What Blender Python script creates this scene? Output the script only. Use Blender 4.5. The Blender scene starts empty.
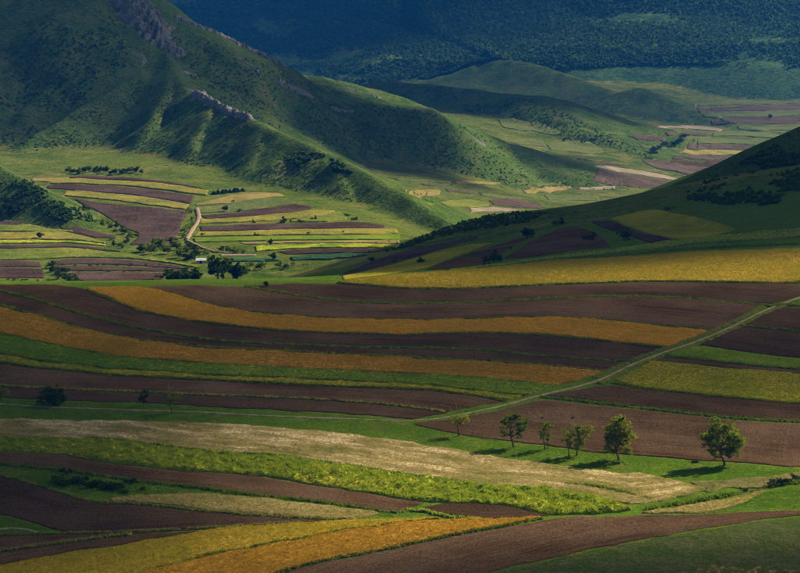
import bpy, math, random
import numpy as np
from mathutils import Vector

random.seed(7)
RNG = np.random.default_rng(7)
scene = bpy.context.scene

# ---------------------------------------------------------------- camera
PW, PH = 800.0, 573.0            # the photograph's frame, used only to aim the camera
FPX = 2058.0                     # focal length in frame units (hfov about 22 degrees)
CAM_Z = 200.0
PITCH = math.atan((PH / 2 + 20.0) / FPX)
cam_data = bpy.data.cameras.new('camera')
cam_data.sensor_width = 36.0
cam_data.sensor_fit = 'HORIZONTAL'
cam_data.lens = 36.0 * FPX / PW
cam_data.clip_start = 1.0
cam_data.clip_end = 30000.0
cam = bpy.data.objects.new('camera', cam_data)
scene.collection.objects.link(cam)
cam.location = (0, 0, CAM_Z)
cam.rotation_euler = (math.pi / 2 - PITCH, 0, 0)
scene.camera = cam

# ---------------------------------------------------------------- sky, sun, exposure
SUN_AZ = math.radians(50)        # to the right of the view direction (behind the scene)
SUN_EL = math.radians(34)
SUN_DIR = np.array([math.sin(SUN_AZ) * math.cos(SUN_EL), math.cos(SUN_AZ) * math.cos(SUN_EL), math.sin(SUN_EL)])
world = bpy.data.worlds.new('World')
scene.world = world
world.use_nodes = True
wn = world.node_tree
for n in list(wn.nodes):
    wn.nodes.remove(n)
sky = wn.nodes.new('ShaderNodeTexSky')
sky.sky_type = 'NISHITA'
sky.sun_disc = False
sky.sun_elevation = SUN_EL
sky.sun_rotation = SUN_AZ
sky.altitude = 900
sky.air_density = 1.2
sky.dust_density = 2.0
sky.ozone_density = 1.0
bg = wn.nodes.new('ShaderNodeBackground')
bg.inputs['Strength'].default_value = 0.05
wo = wn.nodes.new('ShaderNodeOutputWorld')
wn.links.new(sky.outputs[0], bg.inputs[0])
wn.links.new(bg.outputs[0], wo.inputs[0])

sun_data = bpy.data.lights.new('sun', 'SUN')
sun_data.energy = 5.0
sun_data.angle = math.radians(0.9)
sun_data.color = (1.0, 0.93, 0.80)
sun = bpy.data.objects.new('sun', sun_data)
scene.collection.objects.link(sun)
sun.rotation_euler = Vector(tuple(SUN_DIR)).to_track_quat('Z', 'Y').to_euler()
sun.location = (900, 800, 900)

scene.view_settings.view_transform = 'Standard'
scene.view_settings.look = 'None'
scene.view_settings.gamma = 1.0
scene.view_settings.exposure = 1.36
scene.view_settings.use_curve_mapping = False
scene.cycles.use_denoising = True
scene.cycles.filter_width = 1.0
scene.cycles.max_bounces = 5
scene.cycles.diffuse_bounces = 2
scene.cycles.glossy_bounces = 1
scene.cycles.transmission_bounces = 2
scene.cycles.volume_bounces = 0
scene.cycles.transparent_max_bounces = 8
scene.cycles.caustics_reflective = False
scene.cycles.caustics_refractive = False

# ---------------------------------------------------------------- helpers
COL = scene.collection


def tag(o, label=None, cat=None, group=None, kind=None):
    for k, v in (('label', label), ('category', cat), ('group', group), ('kind', kind)):
        if v:
            o[k] = v
    return o


def mesh_np(name, V, F, mat=None, smooth=True):
    """mesh from a vertex array (n,3) and a face array (m,3 or 4)"""
    V = np.ascontiguousarray(V, dtype=np.float32)
    F = np.ascontiguousarray(F, dtype=np.int32)
    me = bpy.data.meshes.new(name)
    k = F.shape[1]
    me.vertices.add(len(V))
    me.vertices.foreach_set('co', V.ravel())
    me.loops.add(F.size)
    me.loops.foreach_set('vertex_index', F.ravel())
    me.polygons.add(len(F))
    me.polygons.foreach_set('loop_start', np.arange(0, F.size, k, dtype=np.int32))
    me.polygons.foreach_set('use_smooth', np.full(len(F), smooth, dtype=bool))
    me.update(calc_edges=True)
    if mat is not None:
        me.materials.append(mat)
    return me


def obj(name, me, parent=None, loc=None):
    o = bpy.data.objects.new(name, me)
    COL.objects.link(o)
    if parent is not None:
        o.parent = parent
    if loc is not None:
        o.location = loc
    return o


def empty(name, loc=(0, 0, 0)):
    o = bpy.data.objects.new(name, None)
    COL.objects.link(o)
    o.location = loc
    o.empty_display_size = 1.0
    return o


def _h(ix, iy, seed):
    n = (ix.astype(np.int64) * 374761393 + iy.astype(np.int64) * 668265263 + seed * 974634777) & 0x7fffffff
    n = ((n ^ (n >> 13)) * 1274126177) & 0x7fffffff
    n = (n ^ (n >> 16)) & 0xffff
    return n / 32767.5 - 1.0


def vnoise(x, y, seed=0):
    ix = np.floor(x); iy = np.floor(y)
    fx = x - ix; fy = y - iy
    fx = fx * fx * fx * (fx * (fx * 6 - 15) + 10); fy = fy * fy * fy * (fy * (fy * 6 - 15) + 10)
    ix = ix.astype(np.int64); iy = iy.astype(np.int64)
    a = _h(ix, iy, seed); b = _h(ix + 1, iy, seed); c = _h(ix, iy + 1, seed); d = _h(ix + 1, iy + 1, seed)
    return (a * (1 - fx) + b * fx) * (1 - fy) + (c * (1 - fx) + d * fx) * fy


def fbm(x, y, wl, octaves=4, seed=0, gain=0.5):
    t = np.zeros_like(x); a = 1.0; f = 1.0 / wl
    ca, sa = math.cos(0.6), math.sin(0.6)
    for k in range(octaves):
        t = t + a * vnoise(x * f + 17.3 * k, y * f - 9.1 * k, seed + k)
        x, y = x * ca - y * sa, x * sa + y * ca
        a *= gain; f *= 2.03
    return t


def ridged(x, y, wl, octaves=4, seed=0):
    t = np.zeros_like(x); a = 1.0; f = 1.0 / wl
    for k in range(octaves):
        t = t + a * (1 - 2 * np.abs(vnoise(x * f + 31.7 * k, y * f + 5.3 * k, seed + k)))
        a *= 0.5; f *= 2.1
    return t


# ---------------------------------------------------------------- terrain
CP, SP = math.cos(PITCH), math.sin(PITCH)


def sight(px, py):
    """sight line through a frame point: (x per metre of distance, z per metre of distance)"""
    a = (np.asarray(px, float) - PW / 2) / FPX
    b = (np.asarray(py, float) - PH / 2) / FPX
    ry = CP - b * SP
    return a / ry, (-SP - b * CP) / ry


def P3(px, py, d):
    s, m = sight(px, py)
    return np.array([s * d, d, CAM_Z + m * d])


# survey points of the open ground (frame x, frame y, distance in metres)
GROUND = []
YD = [(640, 305), (600, 330), (573, 348), (540, 368), (510, 390), (480, 414), (450, 440), (420, 468), (400, 488),
      (380, 510), (360, 533), (340, 557), (320, 583), (300, 612)]
for px in (-250, 0, 200, 400, 600, 800, 1050):
    for y, d in YD:
        yy = y
        GROUND.append((px, yy, d))
for px, y in ((-250, 290), (0, 287), (100, 284), (200, 283), (300, 284)):
    GROUND.append((px, y, 640))
GROUND += [(400, 285, 640), (600, 285, 645), (800, 285, 645), (1050, 285, 645),
           (420, 262, 800), (480, 250, 850), (550, 240, 800), (560, 270, 690), (600, 220, 900), (500, 270, 690),
           (700, 262, 690), (800, 250, 700), (800, 235, 735), (1000, 235, 735), (700, 232, 790), (700, 200, 880), (800, 192, 860), (800, 165, 950),
           (700, 182, 1010), (600, 203, 1030), (540, 213, 1035), (500, 214, 1040), (460, 222, 1035), (430, 233, 1030), (400, 243, 1030), (360, 256, 1000), (330, 266, 950), (300, 276, 880), (280, 281, 800)]
GROUND_Z = []   # (frame x, distance, height)  for ground hidden from the camera
for px in (-250, 0, 100, 200):
    GROUND_Z += [(px, 690, 99), (px, 780, 82), (px, 880, 62)]
GROUND_Z += [(270, 900, 62), (300, 990, 60), (350, 1100, 58), (400, 1130, 57), (500, 1180, 45), (600, 1250, 40), (700, 1300, 40),
             (850, 1350, 45), (500, 1400, 20), (650, 1500, 12), (800, 1700, 5), (1050, 1500, 30), (1050, 2500, -10)]
for px in (-250, 0, 100, 200, 300):
    GROUND += [(px, 283, 1000), (px, 262, 1085), (px, 240, 1180), (px, 220, 1285), (px, 200, 1395)]
    if px < 300:
        GROUND += [(px, 185, 1470), (px, 170, 1550), (px, 155, 1640)]
GROUND_Z += [(300, 1500, 50), (300, 1640, 45), (380, 1450, 44), (400, 1600, 30)]
GROUND += [(380, 240, 1190), (390, 225, 1270), (360, 205, 1380),
           (500, 206, 1760), (400, 191, 1740), (650, 194, 2050), (550, 200, 1950), (690, 187, 2170), (600, 202, 1900),
           (450, 176, 1900), (380, 166, 1900), (520, 125, 2500), (560, 150, 2350), (490, 116, 2560), (610, 162, 2300), (640, 130, 2900),
           (700, 150, 2700), (770, 152, 2700), (620, 125, 2950), (750, 112, 3400), (790, 96, 3600), (700, 106, 3450),
           (840, 130, 3000), (700, 84, 3700), (760, 84, 3750), (850, 78, 3750), (600, 82, 3700), (400, 80, 3900), (200, 80, 4000), (0, 80, 4000)]
GROUND_Z += [(-250, 2400, 70), (0, 2600, 50), (200, 2700, 40), (-250, 4000, 20), (1050, 3800, 0),
             (0, 5200, 10), (400, 5200, 10), (800, 5200, 10), ] + [(px, d, z) for px in (-250, 150, 400, 650, 1050) for d, z in ((30, 180), (60, 158), (100, 130), (150, 108), (200, 98), (250, 95), (280, 97))]


def _uv(x, y):
    return np.stack([x / y * 4.0, np.log(y) * 3.0], -1)


def fit_ground():
    pts = [P3(*g) for g in GROUND]
    for px, d, z in GROUND_Z:
        s, _ = sight(px, 300)
        pts.append(np.array([s * d, d, z]))
    P = np.array(pts)
    U = _uv(P[:, 0], P[:, 1])
    n = len(U)
    r2 = ((U[:, None] - U[None]) ** 2).sum(-1)
    K = 0.5 * r2 * np.log(r2 + 1e-12) + np.eye(n) * 0.004
    A = np.zeros((n + 3, n + 3))
    A[:n, :n] = K; A[:n, n] = 1; A[:n, n + 1:] = U; A[n, :n] = 1; A[n + 1:, :n] = U.T
    w = np.linalg.solve(A, np.concatenate([P[:, 2], np.zeros(3)]))
    return U, w


TPS_U, TPS_W = fit_ground()


def ground_z(x, y):
    out = np.empty(x.shape)
    xf, yf, of = x.ravel(), y.ravel(), out.ravel()
    n = len(TPS_U)
    for i in range(0, len(xf), 40000):
        U = _uv(xf[i:i + 40000], yf[i:i + 40000])
        r2 = (U ** 2).sum(1)[:, None] + (TPS_U ** 2).sum(1)[None] - 2 * U @ TPS_U.T
        r2 = np.maximum(r2, 1e-12)
        of[i:i + 40000] = (0.5 * r2 * np.log(r2)) @ TPS_W[:n] + TPS_W[n] + U @ TPS_W[n + 1:]
    return of.reshape(x.shape)


# ridge lines of the hills: crest points (frame x, frame y, distance), fall of the sides, rounding radius
RIDGES = {
    'west_mountain': [
        ([(-260, -60, 2050), (-100, -75, 2050), (40, -60, 2020), (118, -22, 2000)], .58, 10),
        ([(118, -22, 1995), (135, 18, 1955), (160, 44, 1925), (172, 66, 1860), (185, 87, 1770), (215, 101, 1690), (250, 120, 1620), (295, 140, 1550), (345, 162, 1480), (400, 192, 1385), (425, 208, 1335), (445, 221, 1290)], .52, 3),
        ([(140, 40, 1935), (138, 73, 1850), (105, 94, 1790), (60, 122, 1720), (20, 145, 1670)], .50, 3),
        ([(0, 20, 1950), (-40, 60, 1830), (-90, 110, 1700), (-160, 140, 1650)], .48, 10),
        ([(60, -10, 1960), (72, 30, 1900), (66, 62, 1850), (48, 88, 1800), (22, 112, 1750)], .60, 3),
        ([(100, -5, 1975), (108, 30, 1915), (112, 55, 1880), (104, 72, 1850)], .62, 3),
        ([(20, -20, 1990), (18, 25, 1900), (2, 58, 1830), (-25, 85, 1780)], .58, 3),
        ([(215, 101, 1690), (205, 125, 1640), (190, 146, 1600)], .60, 4),
        ([(172, 66, 1860), (168, 95, 1760), (150, 125, 1690), (140, 145, 1650)], .62, 5),
        ([(262, 125, 1605), (262, 148, 1555), (250, 165, 1525)], .60, 4),
        ([(330, 156, 1500), (345, 180, 1440), (350, 198, 1400)], .58, 4),
        ([(282, 160, 1505), (300, 155, 1510), (322, 160, 1490), (345, 168, 1465)], .55, 5),
    ],
    'middle_ridge': [
        ([(118, -22, 2010), (150, -4, 2040), (167, 8, 2060), (205, 25, 2080), (250, 48, 2100), (300, 72, 2120), (350, 84, 2130), (385, 91, 2140), (430, 107, 2150),
          (470, 128, 2160), (500, 140, 2170), (540, 155, 2180), (600, 166, 2200), (650, 178, 2220), (690, 186, 2230)], .72, 5),
        ([(185, 52, 1985), (215, 76, 1985), (260, 91, 1995), (300, 97, 2010), (350, 109, 2030), (400, 112, 2050), (430, 110, 2060), (450, 127, 2065), (490, 154, 2070), (530, 180, 2060)], .64, 4),
    ],
    'dark_ridge': [
        ([(505, 94, 2645), (540, 96, 2595), (600, 127, 2515), (640, 151, 2445), (700, 179, 2345)], .24, 8),
        ([(380, 80, 2760), (430, 84, 2710), (470, 89, 2680), (505, 93, 2650), (540, 95, 2600), (570, 107, 2560), (600, 125, 2520), (640, 149, 2450), (670, 164, 2400), (700, 178, 2350)], .42, 8),
    ],
    'far_hill': [
        ([(330, 44, 3900), (390, 56, 3780), (440, 61, 3660), (500, 60, 3540), (515, 61, 3520), (540, 66, 3480), (575, 78, 3420), (610, 90, 3350)], .40, 14),
        ([(596, 98, 3330), (615, 93, 3290), (640, 88, 3240), (658, 92, 3200), (680, 104, 3150), (730, 121, 3060), (770, 134, 2980)], .38, 10),
    ],
    'back_mountain': [
        ([(-400, -70, 4700), (0, -80, 4700), (300, -75, 4650), (500, -60, 4650), (700, -80, 4700), (1200, -70, 4700)], .44, 30),
        ([(400, -40, 4500), (437, 34, 3980), (470, 42, 3900), (520, 63, 3760), (555, 74, 3690)], .62, 6),
        ([(300, -40, 4500), (330, 20, 4100), (350, 60, 3850)], .60, 8),
        ([(745, -50, 4550), (712, 2, 4250), (672, 42, 4020), (640, 78, 3830)], .60, 6),
        ([(830, -40, 4500), (800, 20, 4150), (770, 62, 3960)], .55, 8),
    ],
    'east_hill': [
        ([(1100, 60, 1120), (900, 88, 1080), (840, 112, 1060), (800, 131, 1050), (760, 151, 1040), (725, 169, 1032), (700, 183, 1025)], .50, 7),
    ],
    'west_knoll': [
        ([(-160, 120, 1400), (-60, 142, 1365), (0, 166, 1332), (28, 181, 1305), (50, 196, 1275), (70, 212, 1245)], .58, 4),
    ],
}
RIDGES['middle_ridge'].append(([(470, 132, 2160), (500, 143, 2170), (540, 157, 2180), (600, 167, 2200), (650, 179, 2220), (690, 187, 2230)], .24, 6))
_crest = [(185, 18, 2070), (205, 25, 2080), (250, 48, 2100), (300, 72, 2120), (350, 84, 2130), (385, 91, 2140), (430, 107, 2150)]
_brink = [(190, 56, 1985), (215, 76, 1985), (260, 91, 1995), (300, 97, 2010), (350, 109, 2030), (395, 112, 2050), (430, 110, 2060)]
for _k in range(46):        # the bench between the crest and the brink of the long ridge
    _t = _k / 45 * 6
    _i = min(5, int(_t)); _f = _t - _i
    _p = [tuple(np.array(L[_i]) * (1 - _f) + np.array(L[_i + 1]) * _f) for L in (_crest, _brink)]
    RIDGES['middle_ridge'].append((_p, .62, 4))
HILLS = list(RIDGES)


def ridge_z(name, x, y):
    best = np.full(x.shape, -1e4)
    wob = fbm(x, y, 90.0 if name != 'back_mountain' else 420.0, 2, 11)
    for pts, fall, rnd in RIDGES[name]:
        Q = np.array([P3(*p) for p in pts])
        run = 37.0 * len(pts)
        rough = {'east_hill': 0.0, 'west_knoll': 0.6, 'back_mountain': 4.0}.get(name, 5.0)
        for a, b in zip(Q[:-1], Q[1:]):
            ab = b[:2] - a[:2]
            t = np.clip(((x - a[0]) * ab[0] + (y - a[1]) * ab[1]) / (ab @ ab), 0, 1)
            dist = np.hypot(x - a[0] - t * ab[0], y - a[1] - t * ab[1])
            f = fall * (1 + (0.04 if name in ('east_hill', 'west_knoll') else 0.13) * np.clip(wob, -1, 1))
            zc = a[2] + t * (b[2] - a[2]) - f * (np.sqrt(dist * dist + rnd * rnd) - rnd) * (1 - (0.34 * np.clip(dist / 900, 0, 1) if name == 'back_mountain' else 0.08 * np.clip(dist / 250, 0, 1)))
            if name != 'back_mountain':
                zc = zc - .35 * np.maximum(0, dist - 170)
            ln = math.hypot(*ab)
            al = run + t * ln + wob * 14
            g = 1 - 2 * np.abs(vnoise(al / (26.0 if name != 'back_mountain' else 60.0), dist / 240.0 + 3.1, 77))
            zc = zc + rough * (g - 0.7) * np.clip(dist / 45.0, 0, 1)
            run += ln
            best = np.maximum(best, zc)
    return best


# the survey grid: a fan of profiles, close together where the view is
S_COL = np.concatenate([np.linspace(-.75, -.25, 24)[:-1], np.linspace(-.25, .25, 490), np.linspace(.25, .75, 24)[1:]])
D_ROW = np.concatenate([np.geomspace(30, 320, 36)[:-1], np.geomspace(320, 5200, 820)])
GX = S_COL[None, :] * D_ROW[:, None]
GY = np.repeat(D_ROW[:, None], len(S_COL), 1)


def build_height():
    g = ground_z(GX, GY)
    top = g.copy()
    comp = np.zeros(g.shape, int)
    hillness = np.zeros(g.shape)
    for i, nm in enumerate(HILLS):
        r = ridge_z(nm, GX, GY)
        k = 2.5 if nm in ('east_hill', 'west_knoll') else 5.0
        comp = np.where(r > top, i + 1, comp)
        hh = np.maximum(k - np.abs(r - top), 0) / k
        top = np.maximum(r, top) + hh * hh * k * 0.25
    hillness = np.clip((top - g) / 25.0, 0, 1)
    far = np.clip((GY - 700) / 900, 0, 1)
    n1 = ridged(GX, GY, 150, 4, 3)
    n2 = fbm(GX, GY, 46, 4, 21)
    big = np.clip((top - g) / 60.0, 0, 1) * np.clip((GY - 1500) / 300, 0, 1)
    top = top + big * (n1 * 2.0 - 2) + hillness * (n2 * 1.3)
    # rolling of the open ground
    top = top + fbm(GX, GY, 60, 3, 41) * (0.35 + 0.5 * far) + fbm(GX, GY, 9, 3, 51) * 0.07
    return top, g, comp


GZ, GBASE, GCOMP = build_height()


def terrain_z(x, y):
    """height of the built ground (same facets as the meshes, bilinear)"""
    x = np.asarray(x, float); y = np.asarray(y, float)
    s = x / y
    ci = np.clip(np.searchsorted(S_COL, s) - 1, 0, len(S_COL) - 2)
    ri = np.clip(np.searchsorted(D_ROW, y) - 1, 0, len(D_ROW) - 2)
    u = np.clip((s - S_COL[ci]) / (S_COL[ci + 1] - S_COL[ci]), 0, 1)
    v = np.clip((y - D_ROW[ri]) / (D_ROW[ri + 1] - D_ROW[ri]), 0, 1)
    return ((GZ[ri, ci] * (1 - u) + GZ[ri, ci + 1] * u) * (1 - v)
            + (GZ[ri + 1, ci] * (1 - u) + GZ[ri + 1, ci + 1] * u) * v)


def land(px, py, dmin=320.0, dmax=5200.0):
    """ground point met by the sight line through a frame point -> (n,3)"""
    px = np.atleast_1d(np.asarray(px, float)); py = np.atleast_1d(np.asarray(py, float))
    s, m = sight(px, py)
    ci = np.clip(np.searchsorted(S_COL, s) - 1, 0, len(S_COL) - 2)
    u = (s - S_COL[ci]) / (S_COL[ci + 1] - S_COL[ci])
    prof = GZ[:, ci] * (1 - u) + GZ[:, ci + 1] * u          # rows x n
    diff = prof - (CAM_Z + m[None] * D_ROW[:, None])
    diff[(D_ROW < dmin) | (D_ROW > dmax)] = -1e3
    hit = diff > 0
    k = np.where(hit.any(0), hit.argmax(0), len(D_ROW) - 1)
    k = np.maximum(k, 1)
    n = np.arange(len(px))
    a, b = diff[k - 1, n], diff[k, n]
    t = np.where((a < 0) & (a > -900), a / (a - b + 1e-12), 1.0)
    t = np.clip(t, 0, 1)
    d = D_ROW[k - 1] + t * (D_ROW[k] - D_ROW[k - 1])
    x = s * d
    return np.stack([x, d, terrain_z(x, d)], -1)


# ---------------------------------------------------------------- materials
def nodes_mat(name):
    m = bpy.data.materials.new(name)
    m.use_nodes = True
    nt = m.node_tree
    for n in list(nt.nodes):
        nt.nodes.remove(n)
    out = nt.nodes.new('ShaderNodeOutputMaterial')
    bs = nt.nodes.new('ShaderNodeBsdfPrincipled')
    bs.inputs['Roughness'].default_value = 0.95
    bs.inputs['Specular IOR Level'].default_value = 0.0
    nt.links.new(bs.outputs[0], out.inputs[0])
    return m, nt, bs


def N(nt, kind, **kw):
    n = nt.nodes.new('ShaderNode' + kind)
    for k, v in kw.items():
        setattr(n, k, v)
    return n


def noise(nt, vec, scale, detail=4.0, rough=0.6):
    n = N(nt, 'TexNoise')
    n.inputs['Scale'].default_value = scale
    n.inputs['Detail'].default_value = detail
    n.inputs['Roughness'].default_value = rough
    nt.links.new(vec, n.inputs['Vector'])
    return n


def ramp(nt, fac, stops):
    r = N(nt, 'ValToRGB')
    el = r.color_ramp.elements
    while len(el) < len(stops):
        el.new(0.5)
    for e, (p, c) in zip(el, stops):
        e.position = p
        e.color = (c[0], c[1], c[2], 1)
    nt.links.new(fac, r.inputs[0])
    return r


def mix(nt, fac, a, b, mode='MIX'):
    m = N(nt, 'Mix', data_type='RGBA', blend_type=mode)
    if isinstance(fac, (int, float)):
        m.inputs[0].default_value = fac
    else:
        nt.links.new(fac, m.inputs[0])
    for i, v in ((6, a), (7, b)):
        if isinstance(v, tuple):
            m.inputs[i].default_value = (v[0], v[1], v[2], 1)
        else:
            nt.links.new(v, m.inputs[i])
    return m.outputs[2]


def bump(nt, bs, h, strength, dist):
    b = N(nt, 'Bump')
    b.inputs['Strength'].default_value = strength
    b.inputs['Distance'].default_value = dist
    nt.links.new(h, b.inputs['Height'])
    nt.links.new(b.outputs[0], bs.inputs['Normal'])


def geo_pos(nt):
    return N(nt, 'NewGeometry').outputs['Position']


def grass_mat(name, a, b, c, scales=(0.01, 0.09, 1.1), bdist=0.5, bstr=0.7, shrub=None, dry=None):
    """grassland: broad patches a<->b, tussocks towards c; optional dark shrub specks and dry patches"""
    m, nt, bs = nodes_mat(name)
    p = geo_pos(nt)
    n1 = noise(nt, p, scales[0], 5, 0.62)
    n2 = noise(nt, p, scales[1], 5, 0.66)
    n3 = noise(nt, p, scales[2], 4, 0.7)
    col = ramp(nt, n1.outputs['Fac'], [(0.36, a), (0.62, b)]).outputs[0]
    f2 = ramp(nt, n2.outputs['Fac'], [(0.42, (0, 0, 0)), (0.66, (1, 1, 1))]).outputs[0]
    col = mix(nt, f2, col, c)
    if dry:
        nd = noise(nt, p, scales[0] * 2.7, 4, 0.7)
        fd = ramp(nt, nd.outputs['Fac'], [(0.56, (0, 0, 0)), (0.72, (.8, .8, .8))]).outputs[0]
        col = mix(nt, fd, col, dry)
    if shrub:
        ns = noise(nt, p, scales[1] * 1.9, 3, 0.75)
        fs = ramp(nt, ns.outputs['Fac'], [(0.60, (0, 0, 0)), (0.68, (1, 1, 1))]).outputs[0]
        col = mix(nt, fs, col, shrub)
    g = ramp(nt, n3.outputs['Fac'], [(0.34, (.42, .42, .42)), (0.68, (1.5, 1.5, 1.5))]).outputs[0]
    col = mix(nt, 0.75, col, g, 'MULTIPLY')
    nt.links.new(col, bs.inputs['Base Color'])
    add = N(nt, 'Math', operation='ADD')
    nt.links.new(n3.outputs['Fac'], add.inputs[0])
    nt.links.new(n2.outputs['Fac'], add.inputs[1])
    bump(nt, bs, add.outputs[0], bstr, bdist)
    return m


def soil_mat(name, a, b, c=None, fine=2.2):
    """ploughed earth: furrow streaks along the strip (UV in metres), clods, drier streaks"""
    m, nt, bs = nodes_mat(name)
    uv = N(nt, 'UVMap').outputs[0]
    p = geo_pos(nt)
    mp = N(nt, 'Mapping')
    mp.inputs['Scale'].default_value = (0.02, 0.6, 1)
    nt.links.new(uv, mp.inputs[0])
    st = noise(nt, mp.outputs[0], 1.0, 4, 0.6)
    n2 = noise(nt, p, fine, 5, 0.75)
    n1 = noise(nt, p, 0.03, 4, 0.6)
    col = ramp(nt, st.outputs['Fac'], [(0.36, a), (0.64, b)]).outputs[0]
    f1 = ramp(nt, n1.outputs['Fac'], [(0.42, (0, 0, 0)), (0.68, (.75, .75, .75))]).outputs[0]
    col = mix(nt, f1, col, c or tuple(v * 1.35 for v in b))
    g = ramp(nt, n2.outputs['Fac'], [(0.34, (.3, .3, .3)), (0.68, (1.7, 1.7, 1.7))]).outputs[0]
    col = mix(nt, 0.85, col, g, 'MULTIPLY')
    nt.links.new(col, bs.inputs['Base Color'])
    bump(nt, bs, n2.outputs['Fac'], 0.9, 0.35)
    return m


def crop_mat(name, a, b, c, fine=2.0, streak=0.8, bdist=0.5):
    """standing crop: drill rows along the strip, patches of riper and greener plants"""
    m, nt, bs = nodes_mat(name)
    uv = N(nt, 'UVMap').outputs[0]
    p = geo_pos(nt)
    mp = N(nt, 'Mapping')
    mp.inputs['Scale'].default_value = (0.06, streak, 1)
    nt.links.new(uv, mp.inputs[0])
    st = noise(nt, mp.outputs[0], 1.0, 4, 0.65)
    n1 = noise(nt, p, 0.035, 6, 0.7)
    n2 = noise(nt, p, fine, 4, 0.75)
    f = N(nt, 'Math', operation='ADD')
    h = N(nt, 'Math', operation='MULTIPLY')
    h.inputs[1].default_value = 0.5
    nt.links.new(st.outputs['Fac'], f.inputs[0])
    nt.links.new(n1.outputs['Fac'], f.inputs[1])
    nt.links.new(f.outputs[0], h.inputs[0])
    col = ramp(nt, h.outputs[0], [(0.41, a), (0.5, b), (0.59, c)]).outputs[0]
    g = ramp(nt, n2.outputs['Fac'], [(0.33, (.35, .35, .35)), (0.68, (1.6, 1.6, 1.6))]).outputs[0]
    col = mix(nt, 0.8, col, g, 'MULTIPLY')
    nt.links.new(col, bs.inputs['Base Color'])
    bs.inputs['Subsurface Weight'].default_value = 0.0
    bump(nt, bs, n2.outputs['Fac'], 0.9, bdist)
    return m


def leaf_mat(name, a, b, trans=0.35):
    m, nt, bs = nodes_mat(name)
    p = geo_pos(nt)
    n1 = noise(nt, p, 0.55, 4, 0.7)
    oi = N(nt, 'ObjectInfo')
    col = ramp(nt, n1.outputs['Fac'], [(0.3, a), (0.7, b)]).outputs[0]
    v = ramp(nt, oi.outputs['Random'], [(0.0, (.75, .78, .8)), (1.0, (1.25, 1.2, 1.0))]).outputs[0]
    col = mix(nt, 1.0, col, v, 'MULTIPLY')
    nt.links.new(col, bs.inputs['Base Color'])
    tr = N(nt, 'BsdfTranslucent')
    tc = mix(nt, 1.0, col, (1.1, 1.25, 0.6), 'MULTIPLY')
    nt.links.new(tc, tr.inputs[0])
    ms = N(nt, 'MixShader')
    ms.inputs[0].default_value = trans
    nt.links.new(bs.outputs[0], ms.inputs[1])
    nt.links.new(tr.outputs[0], ms.inputs[2])
    out = [n for n in nt.nodes if n.type == 'OUTPUT_MATERIAL'][0]
    nt.links.new(ms.outputs[0], out.inputs[0])
    return m


def plain_mat(name, a, b, scale=2.0, bstr=0.5, bdist=0.1):
    m, nt, bs = nodes_mat(name)
    p = geo_pos(nt)
    n1 = noise(nt, p, scale, 5, 0.7)
    col = ramp(nt, n1.outputs['Fac'], [(0.3, a), (0.7, b)]).outputs[0]
    nt.links.new(col, bs.inputs['Base Color'])
    bump(nt, bs, n1.outputs['Fac'], bstr, bdist)
    return m


M = {}
M['meadow'] = grass_mat('meadow_grass', (.034, .072, .004), (.056, .096, .006), (.078, .100, .011), (.03, .22, 1.6), .35, .8, dry=(.100, .078, .020))
M['valley'] = grass_mat('valley_grass', (.030, .052, .006), (.058, .080, .009), (.095, .098, .017), (.008, .06, .45), .9, .9, shrub=(.024, .040, .007), dry=(.14, .110, .028))
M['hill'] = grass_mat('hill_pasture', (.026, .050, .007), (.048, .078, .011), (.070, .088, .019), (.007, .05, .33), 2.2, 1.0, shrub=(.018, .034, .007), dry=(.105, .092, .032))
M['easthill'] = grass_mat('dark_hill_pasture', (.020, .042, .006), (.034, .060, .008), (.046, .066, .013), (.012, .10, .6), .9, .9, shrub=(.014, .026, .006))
M['forest'] = grass_mat('forest_floor', (.016, .040, .012), (.028, .056, .016), (.045, .075, .020), (.004, .02, .12), 3.0, .8, shrub=(.012, .026, .010))
M['soil'] = soil_mat('ploughed_soil', (.037, .0200, .0085), (.072, .0400, .0170), (.110, .066, .033), fine=2.2)
M['soil_dark'] = soil_mat('dark_ploughed_soil', (.026, .0150, .0068), (.050, .0285, .0125), (.078, .046, .023), fine=2.2)
M['soil_mauve'] = soil_mat('valley_soil', (.024, .0145, .0105), (.047, .0285, .0200), (.075, .048, .035), fine=0.7)
M['soil_pale'] = soil_mat('dry_soil', (.1275, .0975, .0600), (.1875, .1425, .0900), fine=0.8)
M['ochre'] = crop_mat('ripe_crop', (.15, .085, .008), (.24, .112, .010), (.31, .155, .018))
M['ochre_y'] = crop_mat('ripening_crop', (.155, .120, .008), (.245, .150, .011), (.31, .19, .020))
M['olive'] = crop_mat('olive_crop', (.105, .115, .006), (.20, .175, .010), (.28, .20, .016))
M['green'] = crop_mat('green_crop', (.045, .090, .006), (.095, .135, .009), (.16, .165, .014))
M['bright'] = crop_mat('lush_crop', (.060, .115, .007), (.165, .20, .012), (.37, .30, .024), fine=.9, streak=.45, bdist=.9)
M['yellow'] = crop_mat('yellow_crop', (.075, .082, .014), (.140, .122, .020), (.205, .150, .028), fine=.8)
M['lime'] = crop_mat('lime_crop', (.050, .072, .010), (.095, .108, .015), (.145, .132, .022), fine=.8)
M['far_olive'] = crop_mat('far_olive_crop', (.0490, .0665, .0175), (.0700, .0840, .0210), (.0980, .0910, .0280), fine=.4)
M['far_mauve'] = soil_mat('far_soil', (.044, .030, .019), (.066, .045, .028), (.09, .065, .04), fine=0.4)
M['dry_meadow'] = grass_mat('dry_meadow_grass', (.060, .066, .012), (.095, .082, .022), (.130, .100, .036), (.05, .3, 1.6), .3, .9, dry=(.17, .12, .055))
M['farvalley'] = grass_mat('far_valley_grass', (.028, .048, .007), (.055, .072, .011), (.098, .096, .021), (.006, .045, .3), 1.2, .9, shrub=(.022, .038, .007), dry=(.145, .120, .034))
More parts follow.
